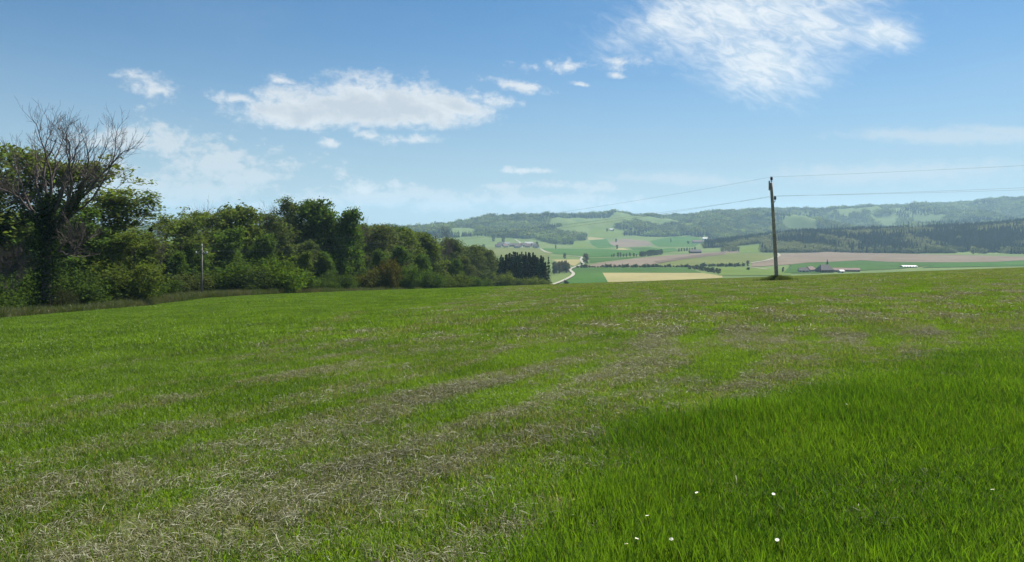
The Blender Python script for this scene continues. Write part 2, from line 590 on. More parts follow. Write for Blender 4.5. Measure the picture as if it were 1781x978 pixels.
# ------------------------------------------------------------------ the ground: one sheet out past the far hills
def build_ground():
    fine = np.radians(np.arange(-44, 44.01, 0.16))
    coarse = np.radians(np.arange(46, 314.1, 4.0))
    ang = np.concatenate([fine, coarse])
    rad = np.concatenate([[0.6], np.geomspace(1.2, 420, 235), np.geomspace(424, 6500, 270), np.geomspace(6800, 9400, 6)])
    A, R = np.meshgrid(ang, rad)
    X = R * np.sin(A)
    Y = R * np.cos(A)
    Z = height(X.ravel(), Y.ravel())
    na, nr = len(ang), len(rad)
    V = np.stack([X.ravel(), Y.ravel(), Z], 1)
    i = np.arange(nr - 1)[:, None] * na
    j = np.arange(na)[None, :]
    j2 = (j + 1) % na
    q = np.stack([(i + j), (i + j2), (i + na + j2), (i + na + j)], -1).reshape(-1, 4)[:, ::-1]
    centre = len(V)
    V = np.concatenate([V, [[0, 0, float(height(0.0, 0.0))]]])
    tri = [(centre, int((k + 1) % na), int(k)) for k in range(na)]
    me = bpy.data.meshes.new('ground')
    me.from_pydata(V.tolist(), [], q.tolist() + tri)
    me.polygons.foreach_set('use_smooth', [True] * len(me.polygons))
    dry, lush = meadow(V[:, 0], V[:, 1])
    zone = smoothstep(190, 260, np.hypot(V[:, 0], V[:, 1]))
    for nm, a in (('dry', dry), ('lush', lush), ('zone', zone)):
        at = me.attributes.new(nm, 'FLOAT', 'POINT')
        at.data.foreach_set('value', a.astype(np.float32))
    me.materials.append(ground_mat())
    o = bpy.data.objects.new('ground', me)
    COL.objects.link(o)
    structure(o, 'mown meadow falling away to a broad green valley and wooded hills')
    return o


build_ground()


# ------------------------------------------------------------------ fields and roads in the valley
def field_mat(name, c1, c2, rows=None, rowdir=0.3):
    m, T = mat_new(name)
    tc = T.node('ShaderNodeTexCoord')
    P = tc.outputs['Object']
    n = T.math('ADD', T.math('MULTIPLY', T.noise(P, 0.012, 5, 0.6), 0.6), T.math('MULTIPLY', T.noise(P, 0.15, 5, 0.6), 0.4))
    if rows:
        x, y, z = T.sep(P)
        w = T.math('SINE', T.math('MULTIPLY', T.math('ADD', T.math('MULTIPLY', x, math.cos(rowdir)), T.math('MULTIPLY', y, math.sin(rowdir))), 6.283 / rows))
        n = T.math('ADD', n, T.math('MULTIPLY', w, 0.06))
    c = T.mix(T.smooth(n, 0.36, 0.64), c1, c2)
    b = T.node('ShaderNodeBsdfDiffuse')
    T.put(b.inputs[0], c)
    mat_out(T, b.outputs[0])
    return m


FM = {
    'emerald': field_mat('emerald_crop', (0.040, 0.083, 0.022), (0.056, 0.100, 0.027), 9, 0.1),
    'green': field_mat('green_crop', (0.036, 0.090, 0.021), (0.057, 0.110, 0.026)),
    'light': field_mat('light_meadow', (0.084, 0.125, 0.030), (0.110, 0.148, 0.040)),
    'olive': field_mat('olive_meadow', (0.091, 0.110, 0.038), (0.118, 0.133, 0.046)),
    'straw': field_mat('straw_stubble', (0.205, 0.186, 0.087), (0.258, 0.228, 0.114), 7, 0.2),
    'plough': field_mat('ploughed_soil', (0.130, 0.104, 0.080), (0.175, 0.142, 0.110), 12, 1.2),
    'plough2': field_mat('ploughed_dark_soil', (0.098, 0.076, 0.062), (0.126, 0.100, 0.080), 12, 1.2),
    'track': field_mat('gravel', (0.25, 0.24, 0.20), (0.31, 0.295, 0.25)),
}


def drape(name, poly, mat, lift, step=22.0, label=None):
    bm = bmesh.new()
    vs_ = [bm.verts.new((p[0], p[1], 0)) for p in poly]
    bm.faces.new(vs_)
    bmesh.ops.triangulate(bm, faces=bm.faces[:])
    P = np.array(poly)
    for ax in (0, 1):
        lo, hi = P[:, ax].min(), P[:, ax].max()
        st = max(step, (hi - lo) / 60)
        for c in np.arange(math.floor(lo / st) * st + st, hi, st):
            no = (1, 0, 0) if ax == 0 else (0, 1, 0)
            co = (c, 0, 0) if ax == 0 else (0, c, 0)
            bmesh.ops.bisect_plane(bm, geom=bm.verts[:] + bm.edges[:] + bm.faces[:], plane_co=co, plane_no=no)
    xy = np.array([v.co[:] for v in bm.verts])
    z = height(xy[:, 0], xy[:, 1]) + lift
    for v, zz in zip(bm.verts, z):
        v.co.z = zz
    bmesh.ops.recalc_face_normals(bm, faces=bm.faces[:])
    for f in bm.faces:
        if f.normal.z < 0:
            f.normal_flip()
    me = bpy.data.meshes.new(name)
    bm.to_mesh(me)
    bm.free()
    me.materials.append(mat)
    o = bpy.data.objects.new(name, me)
    COL.objects.link(o)
    structure(o, label)
    return o


def c5(p):
    return (940 + p[0] / 5.566, 360 + p[1] / 5.566)


def c6(p):
    return (1200 + p[0] / 4.89, 300 + p[1] / 4.89)


def c7(p):
    return (1440 + p[0] / 5.223, 320 + p[1] / 5.223)


FIELDS = [
    ('crop_field', [c5(p) for p in [(205, 742), (300, 695), (330, 655), (330, 640), (600, 640), (660, 732), (640, 760), (200, 765)]], 'green', 'green crop field beside the pale lane'),
    ('crop_field', [c5(p) for p in [(300, 600), (360, 592), (900, 590), (1420, 586), (1560, 640), (600, 640), (330, 640)]], 'emerald', 'dark green crop strip below the hedge'),
    ('stubble_field', [c5(p) for p in [(600, 640), (1560, 642), (1760, 668), (1760, 690), (1200, 715), (660, 745)]], 'straw', 'straw coloured field beyond the meadow crest'),
    ('ploughed_field', [c5(p) for p in [(430, 575), (560, 545), (1000, 492), (1500, 452), (1781, 428)]] + [(1285, 434.5), (1285, 440)] + [c5(p) for p in [(1781, 462), (1400, 505), (1150, 548), (920, 580), (480, 584)]], 'plough', 'long lilac brown ploughed field in the valley'),
    ('ploughed_field', [c5(p) for p in [(1150, 548), (1100, 530), (1500, 470), (1781, 440)]] + [(1262, 438.5), (1262, 441)] + [c5(p) for p in [(1781, 466), (1400, 508)]], 'plough2', 'darker ploughed strip along the lilac field'),
    ('meadow', [c5(p) for p in [(920, 582), (1150, 550), (1400, 508), (1781, 466)]] + [(1262, 441), (1350, 441), (1347, 450)] + [c6(p) for p in [(500, 772), (450, 785), (90, 785)]] + [c5(p) for p in [(1420, 583)]], 'olive', 'olive meadow above the hedge and bushes'),
    ('meadow', [c6(p) for p in [(420, 640), (612, 610), (608, 684), (420, 684)]], 'light', 'light green patch left of the wooded ridge'),
    ('meadow', [c6(p) for p in [(250, 812), (470, 812), (700, 830), (860, 840), (860, 880), (240, 880)]], 'light', 'bright meadow left of the leaning pole'),
    ('ploughed_field', [c6(p) for p in [(530, 772), (720, 736), (770, 705), (770, 692)]] + [c7(p) for p in [(0, 616), (320, 630), (1080, 646), (1450, 655), (1781, 665), (1900, 668), (1900, 690), (1500, 712), (1100, 716), (560, 712), (300, 697), (0, 712)]] + [c6(p) for p in [(1000, 770), (850, 786), (520, 808)]], 'plough', 'broad brown ploughed field under the wooded ridge'),
    ('crop_field', [c6(p) for p in [(850, 788), (1000, 772)]] + [c7(p) for p in [(0, 714), (300, 699), (560, 714), (1100, 718), (1150, 730), (850, 752), (640, 775), (300, 790), (0, 790)]] + [c6(p) for p in [(1100, 860), (800, 860)]], 'emerald', 'emerald crop field behind the farm roofs'),
    ('meadow', [c7(p) for p in [(1100, 718), (1500, 714), (1900, 692), (1900, 745), (850, 765)]], 'green', 'green meadow at the right behind the crest'),
    # slopes below the far wood
    ('meadow', [c5(p) for p in [(490, 215), (550, 196), (720, 215), (805, 235), (805, 290), (640, 305), (450, 292)]], 'light', 'highest green clearing below the far wood'),
    ('stubble_field', [c5(p) for p in [(445, 292), (600, 298), (620, 312), (470, 322)]], 'straw', 'small pale strip under the highest clearing'),
    ('crop_field', [c5(p) for p in [(320, 330), (440, 325), (550, 400), (300, 395)]], 'light', 'light green slope beside the far wood corner'),
    ('crop_field', [c5(p) for p in [(470, 325), (640, 312), (740, 390), (560, 402)]], 'green', 'mid green slope in the middle of the far fields'),
    ('ploughed_field', [c5(p) for p in [(660, 345), (800, 310), (1040, 330), (1090, 372), (860, 392), (740, 388)]], 'plough', 'pinkish ploughed slope below the far wood'),
    ('stubble_field', [c5(p) for p in [(720, 405), (800, 400), (860, 418), (740, 420)]], 'straw', 'tiny pale strip below the pinkish slope'),
    ('crop_field', [c5(p) for p in [(1060, 330), (1300, 290), (1440, 284), (1560, 310), (1540, 350), (1500, 385), (1150, 388)]], 'green', 'broad green slope left of the white farmhouse'),
    ('crop_field', [c5(p) for p in [(860, 395), (1060, 392), (1180, 410), (900, 420)]], 'emerald', 'narrow dark strip in the far fields'),
    ('crop_field', [c5(p) for p in [(470, 500), (900, 486), (1000, 484), (700, 520), (480, 545)]], 'emerald', 'emerald wedge left of the copse'),
    ('meadow', [c5(p) for p in [(100, 515), (390, 512), (400, 530), (330, 575), (240, 560)]], 'straw', 'yellowish meadow beside the lane bend'),
    ('meadow', [c5(p) for p in [(0, 405), (540, 408), (900, 425), (1300, 400), (1340, 430), (900, 470), (480, 492), (300, 470), (100, 455)]], 'green', 'wide green valley meadow before the far slopes'),
    ('meadow', [(835, 432), (870, 428), (935, 432), (962, 440), (950, 452), (850, 446)], 'olive', 'pale meadow below the village'),
]
FIELD_SHEETS = []
for k, (nm, poly, mt, lab) in enumerate(FIELDS):
    W = poly_world(poly, 450.0)
    FIELD_SHEETS.append(W)
    drape(nm, [tuple(p) for p in W], FM[mt], 0.22 + 0.05 * (k % 12) + (0.5 if mt == 'plough2' else 0.0), 22.0, lab)


def lane(name, pix, width, label, lift=1.3):
    W = poly_world(pix, 450.0)
    # resample along a smooth curve
    t = np.concatenate([[0], np.cumsum(np.linalg.norm(np.diff(W, axis=0), axis=1))])
    n = max(12, int(t[-1] / 8))
    s = np.linspace(0, t[-1], n)
    C = np.stack([np.interp(s, t, W[:, 0]), np.interp(s, t, W[:, 1])], 1)
    for _ in range(4):
        C[1:-1] = 0.25 * C[:-2] + 0.5 * C[1:-1] + 0.25 * C[2:]
    d = np.gradient(C, axis=0)
    d /= np.linalg.norm(d, axis=1)[:, None]
    nrm = np.stack([-d[:, 1], d[:, 0]], 1)
    Lp, Rp = C + nrm * width / 2, C - nrm * width / 2
    V = np.concatenate([Lp, Rp])
    V = np.column_stack([V, height(V[:, 0], V[:, 1]) + lift])
    f = [(i, n + i, n + i + 1, i + 1) for i in range(n - 1)]
    o = mesh_obj(name, V, f, FM['track'])
    structure(o, label)
    return o


lane('lane', [c5(p) for p in [(100, 765), (180, 740), (250, 708), (310, 675), (322, 650), (290, 625), (280, 610), (350, 582), (420, 560), (400, 535), (388, 515), (405, 492), (360, 482), (240, 474)]], 4.2, 'pale gravel lane winding through the valley')
lane('lane', [c5(p) for p in [(0, 408), (40, 435), (80, 448), (110, 452)]], 5.0, 'pale lane leaving the village', 1.2)
lane('lane', [(896, 417), (904, 422), (907, 428)], 6.0, 'pale lane running down into the village', 1.2)
lane('lane', [c6(p) for p in [(480, 808), (560, 815), (660, 828)]], 3.5, 'narrow farm lane left of the pole', 0.9)
lane('lane', [c6(p) for p in [(520, 775), (640, 755), (730, 728), (765, 710), (745, 692)]], 5.0, 'bright lane bend behind the pole', 1.2)


# ------------------------------------------------------------------ instancing for uncountable stuff
def scatter(name, pts, rot, scl, idx, sources, cols=None, floats=None):
    n = len(pts)
    me = bpy.data.meshes.new(name)
    me.vertices.add(n)
    me.vertices.foreach_set('co', np.asarray(pts, np.float32).ravel())
    at = me.attributes.new('rot', 'FLOAT_VECTOR', 'POINT')
    at.data.foreach_set('vector', np.asarray(rot, np.float32).ravel())
    at = me.attributes.new('scl', 'FLOAT_VECTOR', 'POINT')
    at.data.foreach_set('vector', np.asarray(scl, np.float32).ravel())
    at = me.attributes.new('idx', 'INT', 'POINT')
    at.data.foreach_set('value', np.asarray(idx, np.int32))
    if cols is not None:
        at = me.attributes.new('col', 'FLOAT_COLOR', 'POINT')
        at.data.foreach_set('color', np.column_stack([cols, np.ones(n)]).astype(np.float32).ravel())
    for k, v in (floats or {}).items():
        at = me.attributes.new(k, 'FLOAT', 'POINT')
        at.data.foreach_set('value', np.asarray(v, np.float32))
    o = bpy.data.objects.new(name, me)
    COL.objects.link(o)
    src = bpy.data.collections.new(name + '_sources')
    for k, sm in enumerate(sources):
        so = bpy.data.objects.new('%s_source_%02d' % (name, k), sm)
        src.objects.link(so)
    g = bpy.data.node_groups.new(name + '_scatter', 'GeometryNodeTree')
    g.interface.new_socket('Geometry', in_out='INPUT', socket_type='NodeSocketGeometry')
    g.interface.new_socket('Geometry', in_out='OUTPUT', socket_type='NodeSocketGeometry')
    gi = g.nodes.new('NodeGroupInput')
    go = g.nodes.new('NodeGroupOutput')
    ci = g.nodes.new('GeometryNodeCollectionInfo')
    ci.inputs['Collection'].default_value = src
    ci.inputs['Separate Children'].default_value = True
    ci.inputs['Reset Children'].default_value = True
    ip = g.nodes.new('GeometryNodeInstanceOnPoints')
    ip.inputs['Pick Instance'].default_value = True

    def named(nm, dt):
        nd = g.nodes.new('GeometryNodeInputNamedAttribute')
        nd.data_type = dt
        nd.inputs['Name'].default_value = nm
        return nd.outputs['Attribute']
    er = g.nodes.new('FunctionNodeEulerToRotation')
    g.links.new(named('rot', 'FLOAT_VECTOR'), er.inputs[0])
    g.links.new(gi.outputs[0], ip.inputs['Points'])
    g.links.new(ci.outputs[0], ip.inputs['Instance'])
    g.links.new(named('idx', 'INT'), ip.inputs['Instance Index'])
    g.links.new(er.outputs[0], ip.inputs['Rotation'])
    g.links.new(named('scl', 'FLOAT_VECTOR'), ip.inputs['Scale'])
    g.links.new(ip.outputs[0], go.inputs[0])
    md = o.modifiers.new('scatter', 'NODES')
    md.node_group = g
    return o


# ------------------------------------------------------------------ grass
def blade_mat(name, lo, hi, trans=0.45, dry_lo=None, dry_hi=None):
    m, T = mat_new(name)
    geo = T.node('ShaderNodeNewGeometry')
    rnd = geo.outputs['Random Per Island']
    tint = T.node('ShaderNodeAttribute', attribute_type='INSTANCER', attribute_name='tint').outputs['Fac']
    dry = T.node('ShaderNodeAttribute', attribute_type='INSTANCER', attribute_name='dry').outputs['Fac']
    f = T.math('ADD', T.math('MULTIPLY', rnd, 0.55), T.math('MULTIPLY', tint, 0.45))
    c = T.mix(f, lo, hi)
    if dry_lo:
        r2 = T.math('FRACT', T.math('MULTIPLY', rnd, 37.7))
        d = T.mix(T.math('FRACT', T.math('MULTIPLY', rnd, 91.3)), dry_lo, dry_hi)
        k = T.smooth(T.math('SUBTRACT', dry, r2), -0.12, 0.12)
        c = T.mix(k, c, d)
    df = T.node('ShaderNodeBsdfDiffuse')
    tr = T.node('ShaderNodeBsdfTranslucent')
    gl = T.node('ShaderNodeBsdfGlossy')
    gl.inputs['Roughness'].default_value = 0.45
    T.put(df.inputs[0], c)
    T.put(tr.inputs[0], T.mix(1.0, c, (1.24, 1.28, 0.6), 'MULTIPLY'))
    ms = T.node('ShaderNodeMixShader')
    ms.inputs[0].default_value = trans
    T.l.new(df.outputs[0], ms.inputs[1])
    T.l.new(tr.outputs[0], ms.inputs[2])
    m2 = T.node('ShaderNodeMixShader')
    m2.inputs[0].default_value = 0.025
    T.l.new(ms.outputs[0], m2.inputs[1])
    T.l.new(gl.outputs[0], m2.inputs[2])
    mat_out(T, m2.outputs[0])
    return m


def tuft(seed, n, radius, hmin, hmax, width, lean, segs, mat, name, flat=0.0, fan=0.0):
    """a tuft of n separate blades; flat > 0 lays them down as hay"""
    r = np.random.default_rng(seed)
    mb = MB()
    for _ in range(n):
        a = r.uniform(0, 2 * math.pi)
        q = radius * math.sqrt(r.uniform())
        p = np.array([q * math.cos(a), q * math.sin(a), 0.0])
        L = r.uniform(hmin, hmax)
        az = r.uniform(0, 2 * math.pi)
        if fan and r.uniform() < fan:
            az = a + r.normal(0, 0.5)
        d0 = r.uniform(0.2, 1.0) * lean
        t = np.linspace(0, 1, segs + 1)
        w = width * r.uniform(0.6, 1.25)
        hd = np.array([math.cos(az), math.sin(az), 0])
        if flat > 0:
            bend = r.normal(0, 0.22)
            perp = np.array([-hd[1], hd[0], 0])
            z0 = r.uniform(0.0, flat)
            zc = r.normal(0, flat * 0.6)
            c = p + (t[:, None] - 0.5) * L * hd + ((t - 0.5) ** 2)[:, None] * L * bend * perp
            c[:, 2] = np.maximum(z0 + zc * (t - 0.5) * 2 + 0.02 * r.uniform() * np.sin(t * 3.1), -0.01)
            ww = np.full(segs + 1, w)
            up = np.array([0, 0, 1.0]) * r.uniform(0.2, 1) + perp
            sd = up / np.linalg.norm(up)
        else:
            ph = d0 * (0.25 + 0.75 * t)
            step = L / segs
            c = np.zeros((segs + 1, 3))
            c[0] = p
            for i in range(segs):
                c[i + 1] = c[i] + step * (math.sin(ph[i + 1] * (0.6 + 0.8 * t[i])) * hd + np.array([0, 0, math.cos(ph[i + 1] * (0.6 + 0.8 * t[i]))]))
            c[:, 2] -= 0.01
            ww = w * (1 - 0.35 * t) * np.where(t > 0.99, 0.12, 1.0)
            fa = r.uniform(0, math.pi)
            sd = np.array([math.cos(fa), math.sin(fa), 0])
        v = np.concatenate([c - sd * ww[:, None] / 2, c + sd * ww[:, None] / 2])
        k = segs + 1
        mb.add(v, [(i, k + i, k + i + 1, i + 1) for i in range(segs)])
    return mb.mesh(name, mat)


GREEN_LO, GREEN_HI = (0.050, 0.098, 0.008), (0.160, 0.258, 0.018)
M_LUSH = blade_mat('lush_blade', (0.032, 0.086, 0.006), (0.150, 0.255, 0.018), 0.5, (0.10, 0.12, 0.03), (0.18, 0.17, 0.06))
M_SHORT = blade_mat('mown_blade', GREEN_LO, GREEN_HI, 0.58, (0.095, 0.096, 0.036), (0.25, 0.240, 0.120))
M_HAY = blade_mat('hay_strand', (0.072, 0.074, 0.036), (0.24, 0.240, 0.140), 0.25)


def sample_ground(n, r0, r1, half=0.80, seed=0):
    r = np.random.default_rng(seed)
    y = np.sqrt(r.uniform(r0 * r0, r1 * r1, n))
    u = r.uniform(-half, half, n)
    m = np.minimum(1.0, 1.0)
    return u * y, y


def slope_rot(x, y, yaw):
    e = 0.3
    gx = (height(x + e, y) - height(x - e, y)) / (2 * e)
    gy = (height(x, y + e) - height(x, y - e)) / (2 * e)
    c, s = np.cos(yaw), np.sin(yaw)
    lx = c * gx + s * gy
    ly = -s * gx + c * gy
    return np.stack([np.arctan(ly), -np.arctan(lx), yaw], 1)


def grass_layer(name, label, n, r0, r1, sources, mode, s0, s1, seed, half=0.80, spread=1.0, cat='grass'):
    x, y = sample_ground(n, r0, r1, half, seed)
    dry, lush = meadow(x, y)
    r = np.random.default_rng(seed + 1)
    p = r.uniform(size=n)
    if mode == 'lush':
        keep = p < lush
    elif mode == 'hay':
        keep = p < np.clip((dry - 0.40) * 1.5, 0.09 * smoothstep(0.10, 0.3, dry), 1) * (1 - 0.93 * lush)
    else:
        keep = p < (1 - 0.85 * lush) * (1 - 0.62 * smoothstep(0.55, 1.0, dry))
    # stay out of the wood
    x, y, dry, lush = x[keep], y[keep], dry[keep], lush[keep]
    k = len(x)
    z = height(x, y)
    yaw = r.uniform(0, 2 * math.pi, k)
    big = fbm(x / 2.2, y / 2.2, 61, 3)
    sc = r.uniform(s0, s1, k)
    if mode == 'short':
        dry = np.clip(dry + r.normal(0, 0.30, k) * smoothstep(0.02, 0.25, dry), 0, 1)
    hz = sc * (0.30 + 1.4 * big if mode == 'lush' else (0.45 + 0.7 * big) * r.uniform(0.6, 1.6, k)) if mode != 'hay' else sc
    if mode == 'lush':
        hz = hz * (0.35 + 0.65 * smoothstep(0.2, 1.0, lush))
    tint = np.clip(0.5 + (fbm(x / 1.1, y / 1.1, 63, 3) - 0.5) * 2.2 + r.normal(0, 0.28, k), 0, 1)
    o = scatter(name, np.stack([x, y, z], 1), slope_rot(x, y, yaw), np.stack([sc, sc, hz], 1), r.integers(0, len(sources), k), sources,
                floats={'tint': tint, 'dry': dry * (0.9 if mode == 'short' else (0.12 if mode == 'lush' else 1))})
    tag(o, label, cat, kind='stuff')
    return o


lush1 = [tuft(100 + i, 60, 0.12, 0.045, 0.130, 0.0052, 0.75, 3, M_LUSH, 'lush_tuft') for i in range(5)] + [tuft(110 + i, 16, 0.12, 0.10, 0.185, 0.0058, 0.6, 4, M_LUSH, 'lush_tuft') for i in range(2)]
short1 = [tuft(200 + i, 34 + 4 * i, 0.055 + 0.01 * i, 0.022, 0.075, 0.0054, 1.35, 3, M_SHORT, 'mown_tuft', fan=0.8) for i in range(6)]
hay1 = [tuft(300 + i, 60, 0.13, 0.025, 0.115, 0.0029, 0, 3, M_HAY, 'hay_tuft', 0.035) for i in range(5)]
short2 = [tuft(220 + i, 46, 0.17 + 0.03 * i, 0.04, 0.11, 0.014, 1.3, 2, M_SHORT, 'mown_tuft', fan=0.7) for i in range(4)]
lush2 = [tuft(120 + i, 150, 0.45, 0.04, 0.10, 0.009, 0.6, 2, M_LUSH, 'lush_tuft') for i in range(4)]
hay2 = [tuft(320 + i, 70, 0.32, 0.05, 0.17, 0.0085, 0, 2, M_HAY, 'hay_tuft', 0.05) for i in range(4)]
short3 = [tuft(240 + i, 80, 0.7, 0.04, 0.12, 0.040, 1.3, 2, M_SHORT, 'mown_tuft') for i in range(3)]
hay3 = [tuft(340 + i, 90, 1.0, 0.08, 0.24, 0.013, 0, 2, M_HAY, 'hay_tuft', 0.06) for i in range(3)]

grass_layer('tall_grass', 'tall fresh green grass left standing in the right foreground', 42000, 2.6, 15, lush1, 'lush', 0.8, 1.3, 11)
grass_layer('tall_grass', 'tall green grass further off at the right', 9000, 13, 32, lush2, 'lush', 0.8, 1.2, 12)
grass_layer('mown_grass', 'short mown grass across the near meadow', 60000, 2.6, 17, short1, 'short', 0.8, 1.3, 13)
grass_layer('mown_grass', 'short mown grass across the middle of the meadow', 70000, 15, 52, short2, 'short', 0.8, 1.3, 14)
grass_layer('mown_grass', 'short mown grass towards the meadow crest', 60000, 48, 185, short3, 'short', 0.7, 1.3, 15)
grass_layer('hay_litter', 'loose dry hay strands lying in rows in the foreground', 46000, 2.6, 17, hay1, 'hay', 0.8, 1.25, 16, cat='hay')
grass_layer('hay_litter', 'dry hay rows across the middle of the meadow', 26000, 15, 52, hay2, 'hay', 0.8, 1.3, 17, cat='hay')
grass_layer('hay_litter', 'dry hay rows towards the meadow crest', 9000, 48, 150, hay3, 'hay', 0.8, 1.3, 18, cat='hay')


# ------------------------------------------------------------------ trees
def leaf_quads(mb, C, size, r, flat=0.0, asp=1.5):
    """one kite-shaped leaf (or spray of leaves) at each centre in C"""
    n = len(C)
    if n == 0:
        return
    d = r.normal(size=(n, 3))
    d[:, 2] *= (1 - flat)
    d /= np.linalg.norm(d, axis=1)[:, None]
    e = r.normal(size=(n, 3))
    e[:, 2] *= (1 - flat)
    e -= (e * d).sum(1)[:, None] * d
    e /= np.linalg.norm(e, axis=1)[:, None] + 1e-9
    s = size * r.uniform(0.55, 1.3, n)[:, None]
    V = np.stack([C - d * s * asp * 0.5, C + e * s * 0.5 - d * s * 0.1, C + d * s * asp * 0.5, C - e * s * 0.5 - d * s * 0.1], 1).reshape(-1, 3)
    i = np.arange(n) * 4
    mb.v.append(V)
    mb.f += [(int(a) + mb.n, int(a) + 1 + mb.n, int(a) + 2 + mb.n, int(a) + 3 + mb.n) for a in i]
    mb.n += len(V)


def perp(d, r):
    a = r.normal(size=3)
    a -= a.dot(d) * d
    return a / (np.linalg.norm(a) + 1e-9)


def branch(p, d, L, n, r, up=0.08, wob=0.12):
    pts = [np.array(p, float)]
    d = np.array(d, float)
    for _ in range(n):
        d = d + np.array([0, 0, up]) + r.normal(size=3) * wob
        d /= np.linalg.norm(d)
        pts.append(pts[-1] + d * L / n)
    return np.array(pts), d


def broadleaf(seed, H=20.0, R=5.5, base=0.22, nl=20, ns=6, nt=3, ln=14, ls=0.42, up=0.10, el0=5, el1=60, tr=0.28, flat=0.0, sig=0.5, forks=1, fine=True):
    r = np.random.default_rng(seed)
    W, L = MB(), MB()
    tp = [np.array([0, 0, -0.4])]
    d = np.array([0, 0, 1.0])
    nn = 9
    for i in range(nn):
        d = d + r.normal(size=3) * 0.05
        d[2] = max(d[2], 0.9)
        d /= np.linalg.norm(d)
        tp.append(tp[-1] + d * (H * 0.86 + 0.4) / nn)
    tp = np.array(tp)
    W.tube(tp, np.linspace(tr, 0.05, len(tp)), 7)
    for i in range(nl):
        t = base + (0.98 - base) * (i + r.uniform(-0.3, 0.3)) / (nl - 1)
        t = min(max(t, base * 0.9), 0.99)
        k = t * nn
        a = int(min(k, nn - 1))
        p = tp[a] + (tp[a + 1] - tp[a]) * (k - a)
        az = i * 2.399 + r.normal(0, 0.4)
        el = math.radians(el0 + (el1 - el0) * ((t - base) / (1 - base)) + r.normal(0, 9))
        env = max(math.sin(math.pi * min(max((t - base * 0.55) / (1.10 - base * 0.55), 0), 1)), 0.0) ** 0.55
        Ll = R * env * r.uniform(0.72, 1.18)
        dd = np.array([math.cos(az) * math.cos(el), math.sin(az) * math.cos(el), math.sin(el)])
        pts, de = branch(p, dd, Ll, 6, r, up, 0.10)
        r0 = max(tr * 0.42 * (1 - 0.6 * t), 0.04)
        W.tube(pts, np.linspace(r0, 0.025, 7), 5, False)
        for s in range(ns):
            q = 0.28 + 0.72 * (s + r.uniform(0, 0.9)) / ns
            kk = min(q, 0.999) * 6
            b = int(kk)
            sp = pts[b] + (pts[b + 1] - pts[b]) * (kk - b)
            ld = pts[b + 1] - pts[b]
            ld /= np.linalg.norm(ld)
            sd = ld * 0.75 + perp(ld, r) * r.uniform(0.5, 1.0)
            if flat:
                sd[2] *= (1 - flat)
            sd /= np.linalg.norm(sd)
            Ls = Ll * 0.42 * (1.15 - 0.6 * q) * r.uniform(0.7, 1.25) + 0.35
            p2, d2 = branch(sp, sd, Ls, 4, r, up * 0.6, 0.14)
            W.tube(p2, np.linspace(0.03, 0.015, 5), 3, False)
            cs = [p2[2], p2[3], p2[4]]
            for j in range(nt):
                b2 = r.integers(1, 4)
                td = d2 * 0.6 + perp(d2, r) * 0.8
                if flat:
                    td[2] *= (1 - flat)
                td /= np.linalg.norm(td)
                p3, _ = branch(p2[b2], td, Ls * 0.55, 2, r, up * 0.4, 0.15)
                if fine:
                    W.tube(p3, (0.018, 0.014, 0.012), 3, False)
                cs += [p3[1], p3[2]]
            if ln:
                cs = np.array(cs)
                C = cs[r.integers(0, len(cs), ln)] + r.normal(size=(ln, 3)) * np.array([sig, sig, sig * (1 - 0.7 * flat)])
                leaf_quads(L, C, ls, r, flat)
    return W, L


def forked(seed, H=23.0, spread=0.62, stems=5, levels=5, r0=0.55, trunk=0.2, twig=0.017, up=0.07, flatup=1.6, kids=(2, 4), fan=None):
    """a bare tree built by repeated forking; returns wood and the lower limb points (for ivy)"""
    r = np.random.default_rng(seed)
    W = MB()
    low = []
    tp, d = branch((0, 0, -0.5), (0, 0, 1), H * trunk + 0.5, 5, r, 0.1, 0.04)
    W.tube(tp, np.linspace(r0 * 1.25, r0 * 0.85, 6), 10)
    low.append((tp, r0))

    def go(p, d, L, rad, lev):
        n = 5 if lev > 2 else 3
        pts, de = branch(p, d, L, n, r, up * (flatup if lev > 3 else 1.0), 0.10 if lev > 1 else 0.16)
        e = max(rad * 0.6, twig * 0.8)
        W.tube(pts, np.linspace(rad, e, n + 1), 7 if lev > 3 else (5 if lev > 2 else 3), False)
        if lev >= levels - 1:
            low.append((pts, rad))
        if lev == 0:
            return
        m = int(r.integers(kids[0], kids[1] + 1)) + (1 if lev <= 2 else 0)
        for j in range(m):
            q = 1.0 if j == 0 else r.uniform(0.3, 0.95)
            k = min(int(q * n), n - 1)
            base_d = pts[k + 1] - pts[k]
            base_d /= np.linalg.norm(base_d)
            nd = base_d + perp(base_d, r) * (r.uniform(0.12, 0.35) if j == 0 else r.uniform(0.45, 0.9))
            nd /= np.linalg.norm(nd)
            go(pts[k + 1] if j == 0 else pts[k], nd, L * r.uniform(0.58, 0.82), max(e * (0.95 if j == 0 else 0.62), twig), lev - 1)
    for s in range(stems):
        az = s * 2 * math.pi / stems + r.normal(0, 0.25)
        tilt = spread * (0.35 if s == 0 else r.uniform(0.75, 1.15))
        if fan:
            az, tilt = fan[s]
        dd = np.array([math.cos(az) * math.sin(tilt), math.sin(az) * math.sin(tilt), math.cos(tilt)])
        go(tp[-1 - (s % 2)], dd, H * 0.30 * r.uniform(0.85, 1.12), r0 * r.uniform(0.42, 0.6), levels)
    return W, low


